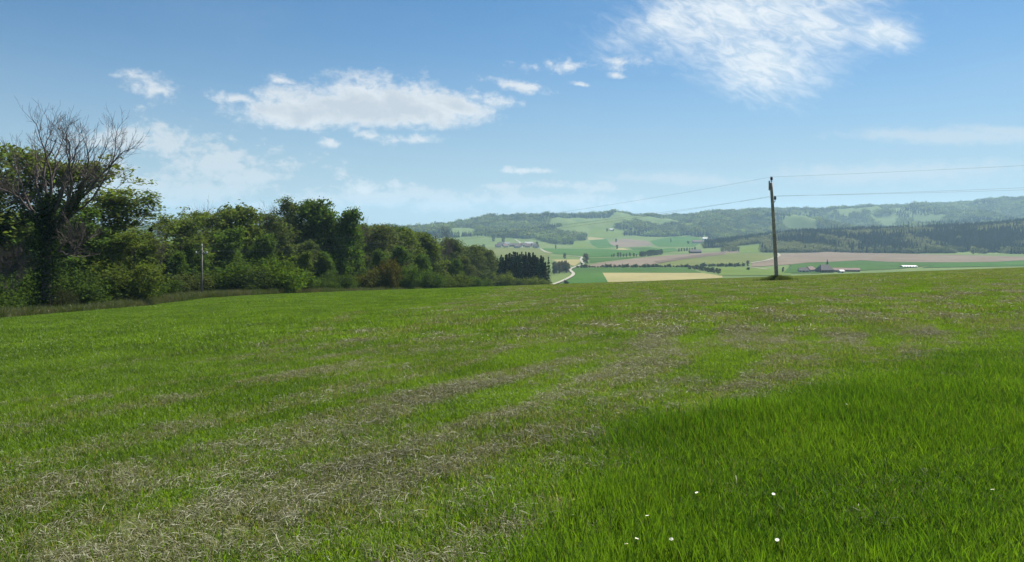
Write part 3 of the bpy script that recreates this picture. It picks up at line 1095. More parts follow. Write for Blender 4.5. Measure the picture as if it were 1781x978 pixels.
def spruce(seed, H=24.0, R=2.6, base=0.08, tiers=30, per=9, sub=7):
    r = np.random.default_rng(seed)
    W, L = MB(), MB()
    W.tube([(0, 0, -0.4), (0, 0, H * 0.5), (0, 0, H)], (0.24, 0.15, 0.02), 7)
    for t in range(tiers):
        f = (t + r.uniform(-0.3, 0.3)) / (tiers - 1)
        z = H * (base + (0.985 - base) * max(min(f, 1), 0))
        ln = R * (1 - min(max(f, 0), 1)) ** 0.8 * r.uniform(0.8, 1.15) + 0.18
        for k in range(per):
            az = k * 2 * math.pi / per + r.uniform(0, 6.28)
            l2 = ln * r.uniform(0.7, 1.15)
            d = np.array([math.cos(az), math.sin(az), -0.25])
            tip = np.array([0, 0, z]) + d * l2 + np.array([0, 0, 0.12 * l2])
            n = sub
            s = r.uniform(0.15, 1, n)[:, None]
            C = np.array([0, 0, z]) * (1 - s) + tip * s + r.normal(size=(n, 3)) * np.array([0.12, 0.12, 0.10]) * (0.5 + l2 * 0.35)
            leaf_quads(L, C, 0.40, r, 0.45, 2.0)
    return W, L


def bush(seed, H=4.0, R=2.2, n=1500, ls=0.26, stems=9):
    r = np.random.default_rng(seed)
    W, L = MB(), MB()
    cs = []
    for s in range(stems):
        az = r.uniform(0, 6.28)
        tilt = r.uniform(0.05, 0.85)
        d = np.array([math.cos(az) * math.sin(tilt), math.sin(az) * math.sin(tilt), math.cos(tilt)])
        pts, de = branch((r.normal(0, 0.15), r.normal(0, 0.15), -0.2), d, H * r.uniform(0.6, 0.98), 5, r, 0.05, 0.12)
        W.tube(pts, np.linspace(0.05, 0.012, 6), 4, False)
        for j in range(5):
            k = r.integers(1, 5)
            dd = pts[k + 1] - pts[k]
            dd /= np.linalg.norm(dd)
            sd = dd * 0.6 + perp(dd, r) * 0.9
            sd /= np.linalg.norm(sd)
            p2, _ = branch(pts[k], sd, R * r.uniform(0.3, 0.62), 3, r, 0.04, 0.15)
            W.tube(p2, (0.02, 0.015, 0.012, 0.01), 3, False)
            cs += [p2[1], p2[2], p2[3]]
    cs = np.array(cs)
    lump = cs[r.integers(0, len(cs), n)] + r.normal(size=(n, 3)) * np.array([0.34, 0.34, 0.30]) * R / 2.2
    lump[:, 2] = np.abs(lump[:, 2])
    leaf_quads(L, lump, ls, r)
    return W, L


SPEC = {}


def kind(name, gen, H, leafmat, barkmat):
    """store (trunk mesh, crown mesh, nominal height)"""
    W, L = gen
    H = float(np.percentile(np.concatenate([v[:, 2] for v in (L.v if L is not None and L.n else W.v)]), 99.95 if leafmat is M_NEEDLE or leafmat is None else (96.5 if name.startswith('airy') else 98.8)))
    SPEC[name] = (W.mesh('trunk', barkmat, True), L.mesh('crown', leafmat) if L is not None and L.n else None, H)


kind('broad0', broadleaf(1, 20, 5.6, 0.16, 30, 7, 3, 44, 0.40), 20, M_LEAF, M_BARK)
kind('broad1', broadleaf(2, 20, 5.0, 0.20, 28, 7, 3, 46, 0.38, el1=70), 20, M_LEAF, M_BARK)
kind('broad2', broadleaf(3, 20, 6.2, 0.12, 32, 7, 3, 44, 0.42, el0=-5), 20, M_LEAF, M_BARK)
kind('broad3', broadleaf(4, 20, 4.4, 0.10, 28, 7, 3, 44, 0.36, el1=75), 20, M_LEAF, M_BARK)
kind('airy0', broadleaf(11, 20, 7.0, 0.14, 32, 8, 4, 52, 0.34, up=0.03, el0=0, el1=45, flat=0.72, sig=0.55), 20, M_LEAF, M_BARK)
kind('airy1', broadleaf(12, 20, 6.2, 0.18, 30, 8, 4, 48, 0.33, up=0.03, el0=5, el1=50, flat=0.72, sig=0.55), 20, M_LEAF, M_BARK)
kind('airy2', broadleaf(13, 20, 7.4, 0.08, 36, 8, 4, 50, 0.34, up=0.02, el0=-8, el1=45, flat=0.7, sig=0.6), 20, M_LEAF, M_BARK)
kind('sparse0', broadleaf(14, 20, 5.2, 0.30, 26, 8, 4, 24, 0.28, up=0.12, el0=25, el1=70, sig=0.3), 20, M_LEAF, M_TWIG)
kind('sparse1', broadleaf(15, 20, 4.8, 0.25, 28, 8, 4, 26, 0.28, up=0.12, el0=20, el1=75, sig=0.3), 20, M_LEAF, M_TWIG)
kind('spruce0', spruce(21, 24, 2.6, 0.30), 24, M_NEEDLE, M_BARK)
kind('spruce1', spruce(22, 24, 2.3, 0.36), 24, M_NEEDLE, M_BARK)
kind('spruce2', spruce(23, 24, 3.0, 0.05, 34), 24, M_NEEDLE, M_BARK)
kind('bush0', bush(31, 8, 4.4, 7500, 0.27, 16), 8, M_LEAF, M_BARK)
kind('bush1', bush(32, 8, 3.6, 6500, 0.27, 14), 8, M_LEAF, M_BARK)
kind('bush2', bush(33, 8, 5.2, 8500, 0.28, 20), 8, M_LEAF, M_BARK)
W_, _ = forked(41, 20, 0.5, 4, 4, 0.24, 0.42, 0.020)
kind('bare0', (W_, None), 20, None, M_TWIG)
W_, _ = forked(42, 20, 0.42, 5, 4, 0.22, 0.35, 0.020)
kind('bare1', (W_, None), 20, None, M_TWIG)
# far and small ones
kind('small0', broadleaf(51, 10, 3.6, 0.12, 14, 4, 1, 14, 0.75, fine=False, tr=0.2), 10, M_LEAF, M_BARK)
kind('small1', broadleaf(52, 10, 3.0, 0.18, 14, 4, 1, 14, 0.70, fine=False, tr=0.2), 10, M_LEAF, M_BARK)
kind('small2', bush(53, 4, 2.6, 420, 0.6, 6), 4, M_LEAF, M_BARK)


def plant(name, label, cat, sp, px, depth, top=None, H=None, wide=1.0, col=(0.06, 0.09, 0.03), group=None, seed=0, sink=0.0, xy=None):
    W, L, H0 = SPEC[sp]
    if xy is None:
        x, y, z = ground_at(px, depth)
    else:
        x, y = xy
        z = float(height(x, y))
    if H is None:
        H = EYE + (HOR - top) / F * y - z
    o = empty(name, (x, y, z - sink))
    s = H / H0
    o.scale = (s * wide, s * wide, s)
    o.rotation_euler = (0, 0, (seed * 2.399 + px * 0.37) % 6.283)
    tag(o, label, cat, group)
    t = bpy.data.objects.new('trunk', W)
    COL.objects.link(t)
    t.parent = o
    if L is not None:
        c = bpy.data.objects.new('crown', L)
        COL.objects.link(c)
        c.parent = o
        c.color = tuple(col) + (1.0,)
    return o


DK = (0.076, 0.128, 0.030)
OL = (0.108, 0.150, 0.034)
LG = (0.115, 0.190, 0.028)
MG = (0.085, 0.145, 0.030)
BR = (0.088, 0.112, 0.040)
GY = (0.080, 0.112, 0.040)
CO = (0.020, 0.036, 0.018)
OR = (0.118, 0.108, 0.028)
YG = (0.135, 0.175, 0.034)


def sprout(W, p, d, L, rad, lev, r, up):
    n = 4 if lev > 1 else 3
    pts, de = branch(p, d, L, n, r, up, 0.13)
    e = max(rad * 0.55, 0.010)
    W.tube(pts, np.linspace(rad, e, n + 1), 5 if lev > 1 else 3, False)
    if lev == 0:
        return
    m = int(r.integers(2, 5))
    for j in range(m):
        k = n - 1 if j == 0 else int(r.integers(0, n))
        bd = pts[k + 1] - pts[k]
        bd /= np.linalg.norm(bd)
        nd = bd + perp(bd, r) * (0.25 if j == 0 else r.uniform(0.45, 0.85))
        nd /= np.linalg.norm(nd)
        sprout(W, pts[k + 1] if j == 0 else pts[k] + (pts[k + 1] - pts[k]) * r.uniform(), nd, L * r.uniform(0.5, 0.75), max(e * 0.8, 0.013), lev - 1, r, up)


def big_ash():
    """the limbs follow the tree's own habit: a short ivy trunk, then a wide fan of rising limbs"""
    x, y, z = ground_at(80, 80)
    r = np.random.default_rng(12)
    o = empty('bare_tree', (x, y, z))
    tag(o, 'tall leafless tree with ivy on its trunk at the left edge', 'tree')
    W = MB()
    q = 0.0275
    tr = [(185, 900), (183, 800), (186, 700), (190, 620), (196, 540), (205, 470)]
    LIMBS = [[(190, 560), (120, 430), (40, 365), (-60, 335)], [(185, 500), (168, 400), (135, 270), (105, 170), (97, 90)], [(200, 500), (215, 400), (240, 300), (215, 190), (205, 115)],
             [(212, 470), (235, 350), (262, 265), (262, 125)], [(220, 540), (300, 430), (350, 365), (362, 250), (366, 150)], [(225, 530), (330, 410), (395, 310), (460, 225), (500, 190)],
             [(300, 440), (390, 330), (460, 310), (530, 325)], [(178, 470), (115, 340), (60, 255), (15, 190)], [(240, 612), (300, 575), (365, 560)], [(195, 480), (180, 330), (160, 220), (150, 120)],
             [(210, 480), (290, 330), (320, 220), (318, 140)], [(185, 520), (80, 420), (10, 300), (-40, 230)], [(230, 520), (350, 390), (430, 270), (440, 180)]]

    def to3(pts, amp):
        pts = np.array(pts, float)
        t = np.linspace(0, 1, len(pts))
        return np.stack([(pts[:, 0] - 185) * q * 0.88, amp * t ** 1.2, (885 - pts[:, 1]) * q], 1)

    def resample(c, n):
        t = np.linspace(0, 1, len(c))
        tt = np.linspace(0, 1, n)
        c = np.stack([np.interp(tt, t, c[:, k]) for k in range(3)], 1)
        for _ in range(2):
            c[1:-1] = 0.25 * c[:-2] + 0.5 * c[1:-1] + 0.25 * c[2:]
        return c
    trunk = resample(to3(tr, 0.3), 10)
    W.tube(trunk, np.linspace(0.58, 0.30, 10), 10)
    low = [(trunk, 0.6)]
    for i, l in enumerate(LIMBS):
        for rep_ in range(2):
            if rep_ and i % 4:
                continue
            amp = (r.uniform(1.0, 5.0)) * (1 if (i + rep_) % 2 else -1)
            jit = np.array(l, float)
            if rep_:
                jit[1:] += r.normal(0, 26, (len(l) - 1, 2))
            c = resample(to3(jit, amp), 12)
            c[1:] += r.normal(0, 0.07, (11, 3))
            rad = np.linspace(0.19 if not rep_ else 0.14, 0.028, 12)
            W.tube(c, rad, 7, False)
            if i < 7:
                low.append((c[:4], 0.16))
            for k in range(3, 12):
                for m in range(1 if k < 6 else 2):
                    bd = c[min(k + 1, 11)] - c[k - 1]
                    bd /= np.linalg.norm(bd)
                    out = c[k] * np.array([1, 1, 0]) / (np.linalg.norm(c[k][:2]) + 0.5)
                    nd = bd * 0.8 + perp(bd, r) * 0.7 + out * 0.15 + np.array([0, 0, 0.25])
                    nd /= np.linalg.norm(nd)
                    sprout(W, c[k], nd, r.uniform(1.3, 2.6) * (1.2 - 0.035 * k), max(rad[k] * 0.45, 0.024), 2, r, 0.09)
    W.build('trunk', M_TWIG, o, True)
    I = MB()
    for k, (pts, rad) in enumerate(low):
        n = 5200 if k == 0 else 420
        t = r.uniform(0, 1.0, n) * (len(pts) - 1)
        i = np.minimum(t.astype(int), len(pts) - 2)
        C = pts[i] + (pts[i + 1] - pts[i]) * (t - i)[:, None]
        C = C + r.normal(size=(n, 3)) * (rad * 0.75 + 0.16) * np.array([1, 1, 0.7])
        leaf_quads(I, C, 0.20, r)
    iv = I.build('ivy', M_LEAF, o)
    iv.color = (0.026, 0.046, 0.016, 1)
    iv['label'] = 'dark ivy wrapped round the trunk and lower limbs'


big_ash()

WOOD = [  # species, px, top y, depth, widening, colour, name, label
    ('airy2', 30, 268, 110, 0.85, OL, 'broadleaf_tree', 'feathery olive tree behind the tall leafless tree'),
    ('airy0', 152, 290, 114, 0.92, YG, 'broadleaf_tree', 'yellow green layered tree right of the tall leafless tree'),
    ('airy1', 208, 342, 112, 1.0, OL, 'broadleaf_tree', 'lower olive tree at the right end of the left clump'),
    ('airy0', -40, 320, 102, 0.8, OL, 'broadleaf_tree', 'feathery tree cut off by the left edge'),
    ('airy1', 108, 372, 104, 1.0, MG, 'broadleaf_tree', 'shorter green tree close behind the ivy trunk'),
    ('airy2', 228, 408, 106, 0.9, OL, 'broadleaf_tree', 'lowest light green tree before the dark conifer'),
    ('bare1', 20, 430, 74, 0.9, BR, 'bare_tree', 'small leafless tree at the left edge under the tall one'),
    ('spruce2', 262, 396, 112, 1.3, CO, 'spruce_tree', 'nearly black conifer between the left clump and the wood'),
    ('spruce2', 288, 412, 124, 1.2, CO, 'spruce_tree', 'smaller dark conifer at the wood corner'),
    ('bare0', 274, 398, 108, 0.6, BR, 'bare_tree', 'slim pale leafless tree before the dark conifer'),
    ('airy1', 318, 382, 150, 1.0, OL, 'broadleaf_tree', 'thin crowned tree left of the crossarm pole'),
    ('airy0', 352, 372, 165, 0.9, OL, 'broadleaf_tree', 'airy tree above the crossarm pole'),
    ('bare0', 366, 356, 172, 0.9, BR, 'bare_tree', 'leafless treetop above the crossarm pole'),
    ('broad0', 340, 428, 146, 1.0, DK, 'broadleaf_tree', 'dark lower tree behind the crossarm pole'),
    ('broad3', 303, 440, 138, 1.1, DK, 'broadleaf_tree', 'dark low tree beside the conifers'),
    ('broad1', 392, 400, 158, 1.0, MG, 'broadleaf_tree', 'mid green tree right of the crossarm pole'),
    ('broad2', 432, 362, 172, 0.95, OL, 'broadleaf_tree', 'broad olive tree with a domed top'),
    ('bare1', 480, 362, 188, 0.8, BR, 'bare_tree', 'leafless tree right of the domed olive tree'),
    ('sparse0', 498, 374, 170, 1.25, GY, 'broadleaf_tree', 'greyish tree just coming into leaf'),
    ('airy1', 515, 354, 190, 0.75, GY, 'broadleaf_tree', 'open crowned tree left of the highest treetop'),
    ('broad0', 556, 354, 190, 0.95, DK, 'broadleaf_tree', 'highest dark tree of the main wood'),
    ('broad1', 588, 368, 188, 0.9, MG, 'broadleaf_tree', 'green flank tree right of the highest one'),
    ('sparse1', 535, 420, 168, 1.3, GY, 'broadleaf_tree', 'dull brown green tree below the highest one'),
    ('bare0', 622, 374, 205, 0.95, BR, 'bare_tree', 'leafless treetop standing right of the highest tree'),
    ('bare1', 606, 382, 208, 0.8, BR, 'bare_tree', 'smaller leafless treetop beside the highest tree'),
    ('sparse0', 645, 394, 212, 1.4, BR, 'broadleaf_tree', 'brownish budding tree in the middle of the wood'),
    ('sparse1', 682, 400, 224, 1.5, BR, 'broadleaf_tree', 'second brownish budding tree further right'),
    ('broad2', 615, 420, 196, 0.9, DK, 'broadleaf_tree', 'dark rounded tree below the leafless treetop'),
    ('broad1', 718, 402, 235, 1.0, OL, 'broadleaf_tree', 'olive tree before the far hill skyline'),
    ('sparse0', 750, 408, 250, 1.3, GY, 'broadleaf_tree', 'grey budding tree before the far hills'),
    ('broad3', 752, 412, 246, 1.2, OL, 'broadleaf_tree', 'narrow olive tree left of the forked leafless one'),
    ('bare0', 774, 396, 262, 0.8, BR, 'bare_tree', 'leafless forked tree rising before the far hills'),
    ('sparse1', 795, 418, 282, 1.3, GY, 'broadleaf_tree', 'grey budding tree right of the forked leafless one'),
    ('sparse0', 818, 428, 300, 1.3, BR, 'broadleaf_tree', 'brown budding tree near the far end of the wood'),
    ('sparse1', 846, 437, 330, 1.3, BR, 'broadleaf_tree', 'reddish budding tree left of the spruce stand'),
    ('sparse0', 832, 446, 312, 1.3, GY, 'broadleaf_tree', 'low grey tree at the far end of the wood'),
    ('broad0', 455, 410, 160, 0.9, DK, 'broadleaf_tree', 'dark tree behind the rounded bright bush'),
    ('broad3', 570, 440, 170, 1.2, DK, 'broadleaf_tree', 'dark green front tree in the middle of the wood'),
    ('broad1', 660, 436, 196, 0.9, DK, 'broadleaf_tree', 'dark front tree behind the orange bush'),
    ('broad2', 742, 444, 222, 0.8, MG, 'broadleaf_tree', 'green rounded front tree right of the orange bush'),
    ('broad0', 790, 452, 258, 0.8, DK, 'broadleaf_tree', 'dark front tree towards the far end'),
    ('broad3', 700, 430, 212, 1.2, DK, 'broadleaf_tree', 'dark slender front tree left of the rounded green one'),
    ('broad1', 520, 440, 158, 1.0, OL, 'broadleaf_tree', 'olive front tree right of the rounded bright bush'),
    ('sparse1', 812, 448, 276, 1.2, BR, 'broadleaf_tree', 'brown front tree near the far end'),
]
for k, (sp, px, top, dep, wd, col, nm, lab) in enumerate(WOOD):
    plant(nm, lab, 'tree', sp, px, dep, top=top - (13 if sp.startswith('bare') else 0), wide=wd * (1.0 if sp.startswith(('spruce', 'bare')) else 1.2), col=col, seed=k, group='trees of the wood on the left')
rr = np.random.default_rng(99)
for k in range(115):   # the dim rows behind, seen only through gaps
    f = rr.uniform()
    px = -80 + f * 930
    dep = np.interp(px, [-100, 100, 260, 400, 600, 750, 860], [100, 112, 160, 195, 230, 285, 360]) + rr.uniform(0, 45)
    top = np.interp(px, [-100, 100, 230, 270, 330, 430, 560, 640, 720, 800, 860], [376, 388, 424, 432, 402, 390, 376, 392, 400, 418, 440]) + rr.uniform(0, 22)
    isp = rr.choice(['broad0', 'broad1', 'broad3', 'sparse1']) if px > 260 else rr.choice(['airy0', 'airy1', 'airy2'])
    plant('broadleaf_tree', 'dim tree deep inside the wood behind the front trees', 'tree', isp, px, dep, top=top,
          wide=rr.uniform(1.0, 1.35), col=(DK, GY, OL, BR)[int(rr.integers(0, 4))] if px > 260 else (OL, DK, MG)[k % 3], seed=k, group='inner trees of the wood')

BUSHES = [  # species, px, top y, depth, widening, colour, label
    ('bush2', 402, 458, 136, 1.5, MG, 'big green bush right of the crossarm pole'),
    ('bush0', 440, 472, 134, 1.5, (0.055, 0.085, 0.03), 'dull green bush left of the rounded bright bush'),
    ('bush0', 490, 454, 140, 1.25, LG, 'rounded bright green bush at the wood edge'),
    ('bush1', 528, 480, 146, 1.3, MG, 'small green bush right of the rounded bright bush'),
    ('bush1', 330, 478, 128, 1.6, BR, 'brown leafless looking bush behind the crossarm pole'),
    ('bush1', 676, 454, 182, 0.6, OR, 'orange brown bush in the middle of the wood edge'),
    ('bush0', 645, 470, 180, 1.0, (0.11, 0.12, 0.032), 'ochre bush left of the orange brown bush'),
    ('bush1', 706, 466, 190, 0.9, MG, 'green bush right of the orange brown bush'),
    ('bush2', 600, 478, 166, 1.3, DK, 'dark bush left of the ochre bush'),
    ('bush0', 565, 484, 158, 1.4, DK, 'dark bush under the highest tree'),
    ('bush2', 752, 472, 212, 1.1, MG, 'wide green bush below the rounded green tree'),
    ('bush0', 800, 478, 240, 1.2, OL, 'pale olive bush towards the far end'),
    ('bush1', 825, 482, 256, 1.2, MG, 'small green bush near the far end'),
    ('bush2', 845, 486, 270, 1.0, DK, 'dark bush at the end of the wood edge'),
    ('bush0', 780, 484, 228, 1.1, OL, 'low olive bush between two green ones'),
    ('bush2', 30, 478, 88, 1.2, DK, 'dark bush at the left edge under the leafless tree'),
    ('bush0', 145, 472, 94, 1.1, DK, 'green bush right of the ivy trunk'),
    ('bush2', 195, 462, 102, 1.1, OL, 'light green bush under the layered trees'),
    ('bush1', 232, 462, 100, 1.3, OL, 'olive bush before the black conifer'),
    ('bush0', -30, 492, 70, 1.2, DK, 'dark bush cut off by the left edge'),
    ('bush1', 285, 488, 118, 1.4, DK, 'dark bush at the wood corner'),
    ('bush1', 255, 492, 104, 1.4, DK, 'low dark bush under the black conifer'),
    ('bush2', 112, 505, 80, 0.8, (0.05, 0.06, 0.03), 'dull bush at the foot of the ivy trunk'),
]
for k, (sp, px, top, dep, wd, col, lab) in enumerate(BUSHES):
    plant('bush', lab, 'bush', sp, px, dep, top=top, wide=wd, col=tuple(0.74 * v for v in col), seed=k + 50, group='bushes along the wood edge')

# the spruce stand at the end of the wood
k = 0
for row in range(4):
    for i in range(15):
        px = 858 + i * 6.3 + rr.uniform(-2, 2) + row * 1.5
        dep = 378 + row * 10 + rr.uniform(-3, 3) + i * 0.6
        top = np.interp(px, [855, 870, 885, 900, 930, 945, 952], [449, 445, 441, 438, 440, 447, 455]) + rr.uniform(-2, 8)
        if px > 949:
            continue
        plant('spruce_tree', 'dark slender spruce packed into the stand beyond the wood', 'tree', ('spruce0', 'spruce1')[k % 2], px, dep, top=top, wide=rr.uniform(0.8, 1.15), col=CO, seed=k,
              group='spruce stand')
        k += 1
plant('spruce_tree', 'single spruce standing free at the right end of the stand', 'tree', 'spruce2', 954, 392, top=447, wide=0.9, col=CO, seed=3)
plant('spruce_tree', 'lower spruce close beside the free standing one', 'tree', 'spruce2', 949.5, 398, top=455, wide=0.8, col=CO, seed=4)
for i, (px, top, c) in enumerate([(858, 478, YG), (868, 480, OL), (879, 477, YG), (888, 483, OL), (897, 485, OL), (906, 487, GY), (915, 486, YG), (925, 487, OL), (936, 484, YG), (944, 487, OL), (952, 490, GY)]):
    plant('bush', 'young pale green thicket bush in front of the spruce stand', 'bush', ('bush0', 'bush1', 'bush2')[i % 3], px, 345, top=top, wide=0.75, col=c, seed=i, group='thicket before the spruce stand')


# ------------------------------------------------------------------ brush at the foot of the wood
M_BRUSH = blade_mat('brush_stalk', (0.040, 0.060, 0.016), (0.100, 0.130, 0.036), 0.35, (0.08, 0.075, 0.040), (0.16, 0.145, 0.085))
brush = [tuft(400 + i, 120, 0.8, 0.25, 0.95, 0.035, 0.9, 3, M_BRUSH, 'brush_tuft') for i in range(4)]
r = np.random.default_rng(21)
n = 9000
px = r.uniform(-120, 880, n)
dd = np.interp(px, [-120, 0, 100, 250, 350, 470, 600, 700, 880], [50, 60, 72, 96, 116, 130, 158, 184, 290]) + r.uniform(-2.5, 14, n) + (fbm(px / 40, px * 0, 5, 2) - 0.5) * 5
x = (px - PX0) / F * dd
sc = r.uniform(0.45, 1.25, n)
o = scatter('brush', np.stack([x, dd, height(x, dd)], 1), np.stack([np.zeros(n), np.zeros(n), r.uniform(0, 6.28, n)], 1), np.stack([sc, sc, sc * r.uniform(0.6, 1.4, n)], 1),
            r.integers(0, 4, n), brush, floats={'tint': r.uniform(0, 1, n), 'dry': np.clip(fbm(x / 3, dd / 3, 8, 3) * 1.5 - 0.35, 0, 1)})
tag(o, 'rough weedy brush along the foot of the wood', 'brush', kind='stuff')


# ------------------------------------------------------------------ valley trees and hedges
VG = (0.055, 0.085, 0.034)
VB = (0.085, 0.080, 0.055)
VP = (0.22, 0.23, 0.12)


def valley(label, sp, px, py, H, wd=1.0, col=VG, group=None, nm='field_tree', cat='tree', seed=0):
    x, y = ray(px, py, 450.0)
    return plant(nm, label, cat, sp, px, y, H=H, wide=wd, col=col, group=group, seed=seed, xy=(x, y))


for i in range(40):      # hedge along the dark green strip
    t = i / 39
    p = c5((365 + t * 1060, 588 - 6 * t + rr.uniform(-2, 2)))
    valley('low shrub in the long hedge above the dark green strip', 'small2', p[0], p[1], rr.uniform(2.0, 5.0), 1.3, (VG, VB)[i % 2], 'hedge in the valley', 'hedge_shrub', 'shrub', i)
for i in range(22):      # rounded bushes at its right end
    t = i / 21
    p = c5((1440 + t * 290 + rr.uniform(-8, 8), 600 + 46 * t + rr.uniform(-8, 4)))
    valley('rounded grey green bush in the clump right of the straw field', 'small0', p[0], p[1], rr.uniform(4, 7.5), 1.2, (VB, VG, VB)[i % 3], 'bush clump in the valley', 'hedge_shrub', 'shrub', i)
for i in range(16):
    t = i / 15
    p = c6((90 + t * 360, 800 + rr.uniform(-3, 3)))
    valley('small shrub in the upper hedge left of the pole', 'small2', p[0], p[1], rr.uniform(3, 6), 1.2, (VB, VG)[i % 2], 'upper hedge in the valley', 'hedge_shrub', 'shrub', i)
for i in range(16):      # bare brown copse right of the spruces
    p = c5((130 + rr.uniform(0, 140), 650 - rr.uniform(0, 20)))
    valley('brownish tree in the small copse right of the spruce stand', ('small0', 'small1')[i % 2], p[0], p[1], rr.uniform(10, 15), 0.8, (VB, (0.10, 0.085, 0.06))[i % 2], 'copse right of the spruces', 'field_tree', 'tree', i)
for i in range(14):
    p = c5((980 + i * 15 + rr.uniform(-4, 4), 484 - i * 1.6))
    valley('tree in the narrow dark copse in mid valley', ('small0', 'small1')[i % 2], p[0], p[1], rr.uniform(9, 13), 1.0, VG, 'narrow copse in mid valley', 'field_tree', 'tree', i)
for i in range(10):
    p = c5((690 + i * 30 + rr.uniform(-8, 8), 488 - i * 0.5))
    valley('thin tree in the loose row left of the copse', 'small1', p[0], p[1], rr.uniform(5, 10), 0.9, VB, 'loose row in mid valley', 'field_tree', 'tree', i)
for i in range(9):
    p = c6((270 + i * 18 + rr.uniform(-5, 5), 672 + rr.uniform(-3, 3)))
    valley('pale blossoming tree at the foot of the wooded ridge', 'small0', p[0], p[1], rr.uniform(9, 14), 1.1, VP, 'pale trees at the ridge foot', 'field_tree', 'tree', i)
for i in range(7):
    p = c5((1340 + i * 26, 436 - i * 2))
    valley('dark tree in the row at the end of the ploughed field', 'small1', p[0], p[1], rr.uniform(6, 11), 1.1, VG, 'row at the end of the ploughed field', 'field_tree', 'tree', i)
for sp, p, H, wd, col, lab in [
    ('small1', c5((440, 553)), 17, 1.1, (0.13, 0.12, 0.09), 'bare pale tree at the bend of the lane'),
    ('small0', c5((400, 575)), 5, 1.2, VG, 'low bush on the lane below the bend'),
    ('small0', c5((235, 502)), 10, 1.1, VG, 'round single tree left of the lane'),
    ('small1', c5((147, 408)), 12, 0.6, VG, 'slim single tree on the far meadow'),
    ('small0', c5((742, 412)), 12, 0.9, VG, 'single dark tree beside the tiny pale strip'),
    ('small0', c5((732, 342)), 12, 1.0, VG, 'single dark tree on the upper slope'),
    ('small1', c5((1262, 345)), 14, 0.7, VG, 'single tree on the broad green slope'),
    ('small0', c5((1430, 358)), 9, 1.6, VG, 'low trees left of the white farmhouse'),
    ('small0', c6((492, 800)), 9, 0.9, (0.12, 0.10, 0.085), 'pinkish bare tree at the end of the upper hedge'),
    ('small1', c6((792, 850)), 7, 0.9, VG, 'small green tree right of the leaning pole'),
    ('small2', c5((247, 752)), 4, 1.2, (0.03, 0.04, 0.02), 'dark little bush beside the lane at the crest'),
    ('small0', c5((645, 240)), 13, 1.2, VG, 'dark tree beside the house in the highest clearing'),
    ('small0', c5((705, 238)), 10, 1.0, VG, 'second tree beside the house in the highest clearing'),
    ('small2', c6((492, 832)), 4, 0.9, (0.02, 0.03, 0.015), 'tiny dark bush on the bright meadow'),
    ('small0', (858, 420), 24, 0.9, VG, 'tall dark tree behind the village'),
    ('small0', (875, 421), 26, 1.0, VG, 'tallest dark tree beside the village'),
    ('small1', (934, 428), 14, 1.1, VG, 'tree at the right end of the village'),
    ('small0', (841, 433), 12, 1.2, VB, 'tree at the left end of the village'),
]:
    valley(lab, sp, p[0], p[1], H, wd, col)


# ------------------------------------------------------------------ far forests
def far_crown(seed, H=17, R=6.0, n=90, ls=2.4):
    r = np.random.default_rng(seed)
    mb = MB()
    mb.tube([(0, 0, -1), (0, 0, H * 0.5)], (0.4, 0.25), 4, False)
    lumps = r.normal(size=(9, 3)) * np.array([R * 0.45, R * 0.45, H * 0.17]) + np.array([0, 0, H * 0.6])
    C = []
    for c in lumps:
        d = r.normal(size=(n // 9, 3))
        d /= np.linalg.norm(d, axis=1)[:, None]
        C.append(c + d * R * 0.42)
    C = np.concatenate(C)
    leaf_quads(mb, C, ls, r, 0.2, 1.2)
    return mb.mesh('far_crown', M_FARLEAF)


def far_spruce(seed, H=22, R=3.2):
    r = np.random.default_rng(seed)
    mb = MB()
    k = 9
    for t in range(6):
        f = t / 6
        z0 = H * (0.06 + 0.86 * f)
        z1 = z0 + H * 0.26
        rr_ = R * (1 - f) ** 0.85 + 0.25
        th = np.arange(k) * 2 * math.pi / k + r.uniform()
        ring = np.stack([np.cos(th) * rr_ * r.uniform(0.6, 1.2, k), np.sin(th) * rr_ * r.uniform(0.6, 1.2, k), z0 - r.uniform(0, 1.2, k)], 1)
        v = np.concatenate([ring, [[0, 0, min(z1, H)]]])
        mb.add(v, [(i, (i + 1) % k, k) for i in range(k)])
    return mb.mesh('far_spruce', M_FARLEAF)


far_src = [far_crown(500 + i, 15 + 1.5 * i, 6.5 + 1.2 * i, 135, 2.6) for i in range(4)] + [far_spruce(520 + i, 19 + 2 * i, 3.4 + 0.4 * i) for i in range(3)]


def inside(px, py, poly):
    poly = np.asarray(poly, float)
    c = np.zeros(len(px), bool)
    n = len(poly)
    for i in range(n):
        x0, y0 = poly[i]
        x1, y1 = poly[(i + 1) % n]
        m = ((y0 > py) != (y1 > py)) & (px < (x1 - x0) * (py - y0) / (y1 - y0 + 1e-12) + x0)
        c ^= m
    return c


# clearings as outlines on the map of the far slope (given where the photograph shows them, turned into ground positions)
OPEN = [
    [c5(p) for p in [(430, 330), (445, 290), (490, 212), (550, 194), (720, 212), (808, 235), (806, 300), (1060, 318), (1150, 300), (1300, 286), (1440, 280), (1560, 308), (1540, 470), (0, 470), (0, 382), (320, 378)]],
    [(780, 408), (782, 400), (800, 396), (830, 399), (826, 410), (800, 411)],
    [(833, 436), (833, 424), (872, 421), (884, 421), (884, 417), (935, 415), (938, 425), (970, 430), (970, 450), (833, 450)],
    [c5(p) for p in [(1480, 400), (1480, 330), (1781, 300), (1781, 330), (1560, 380)]],
    [(1205, 440), (1205, 416), (1225, 412), (1256, 421), (1240, 432), (1225, 440)],
]
OPENW = [poly_world(p, 1200.0) for p in OPEN]


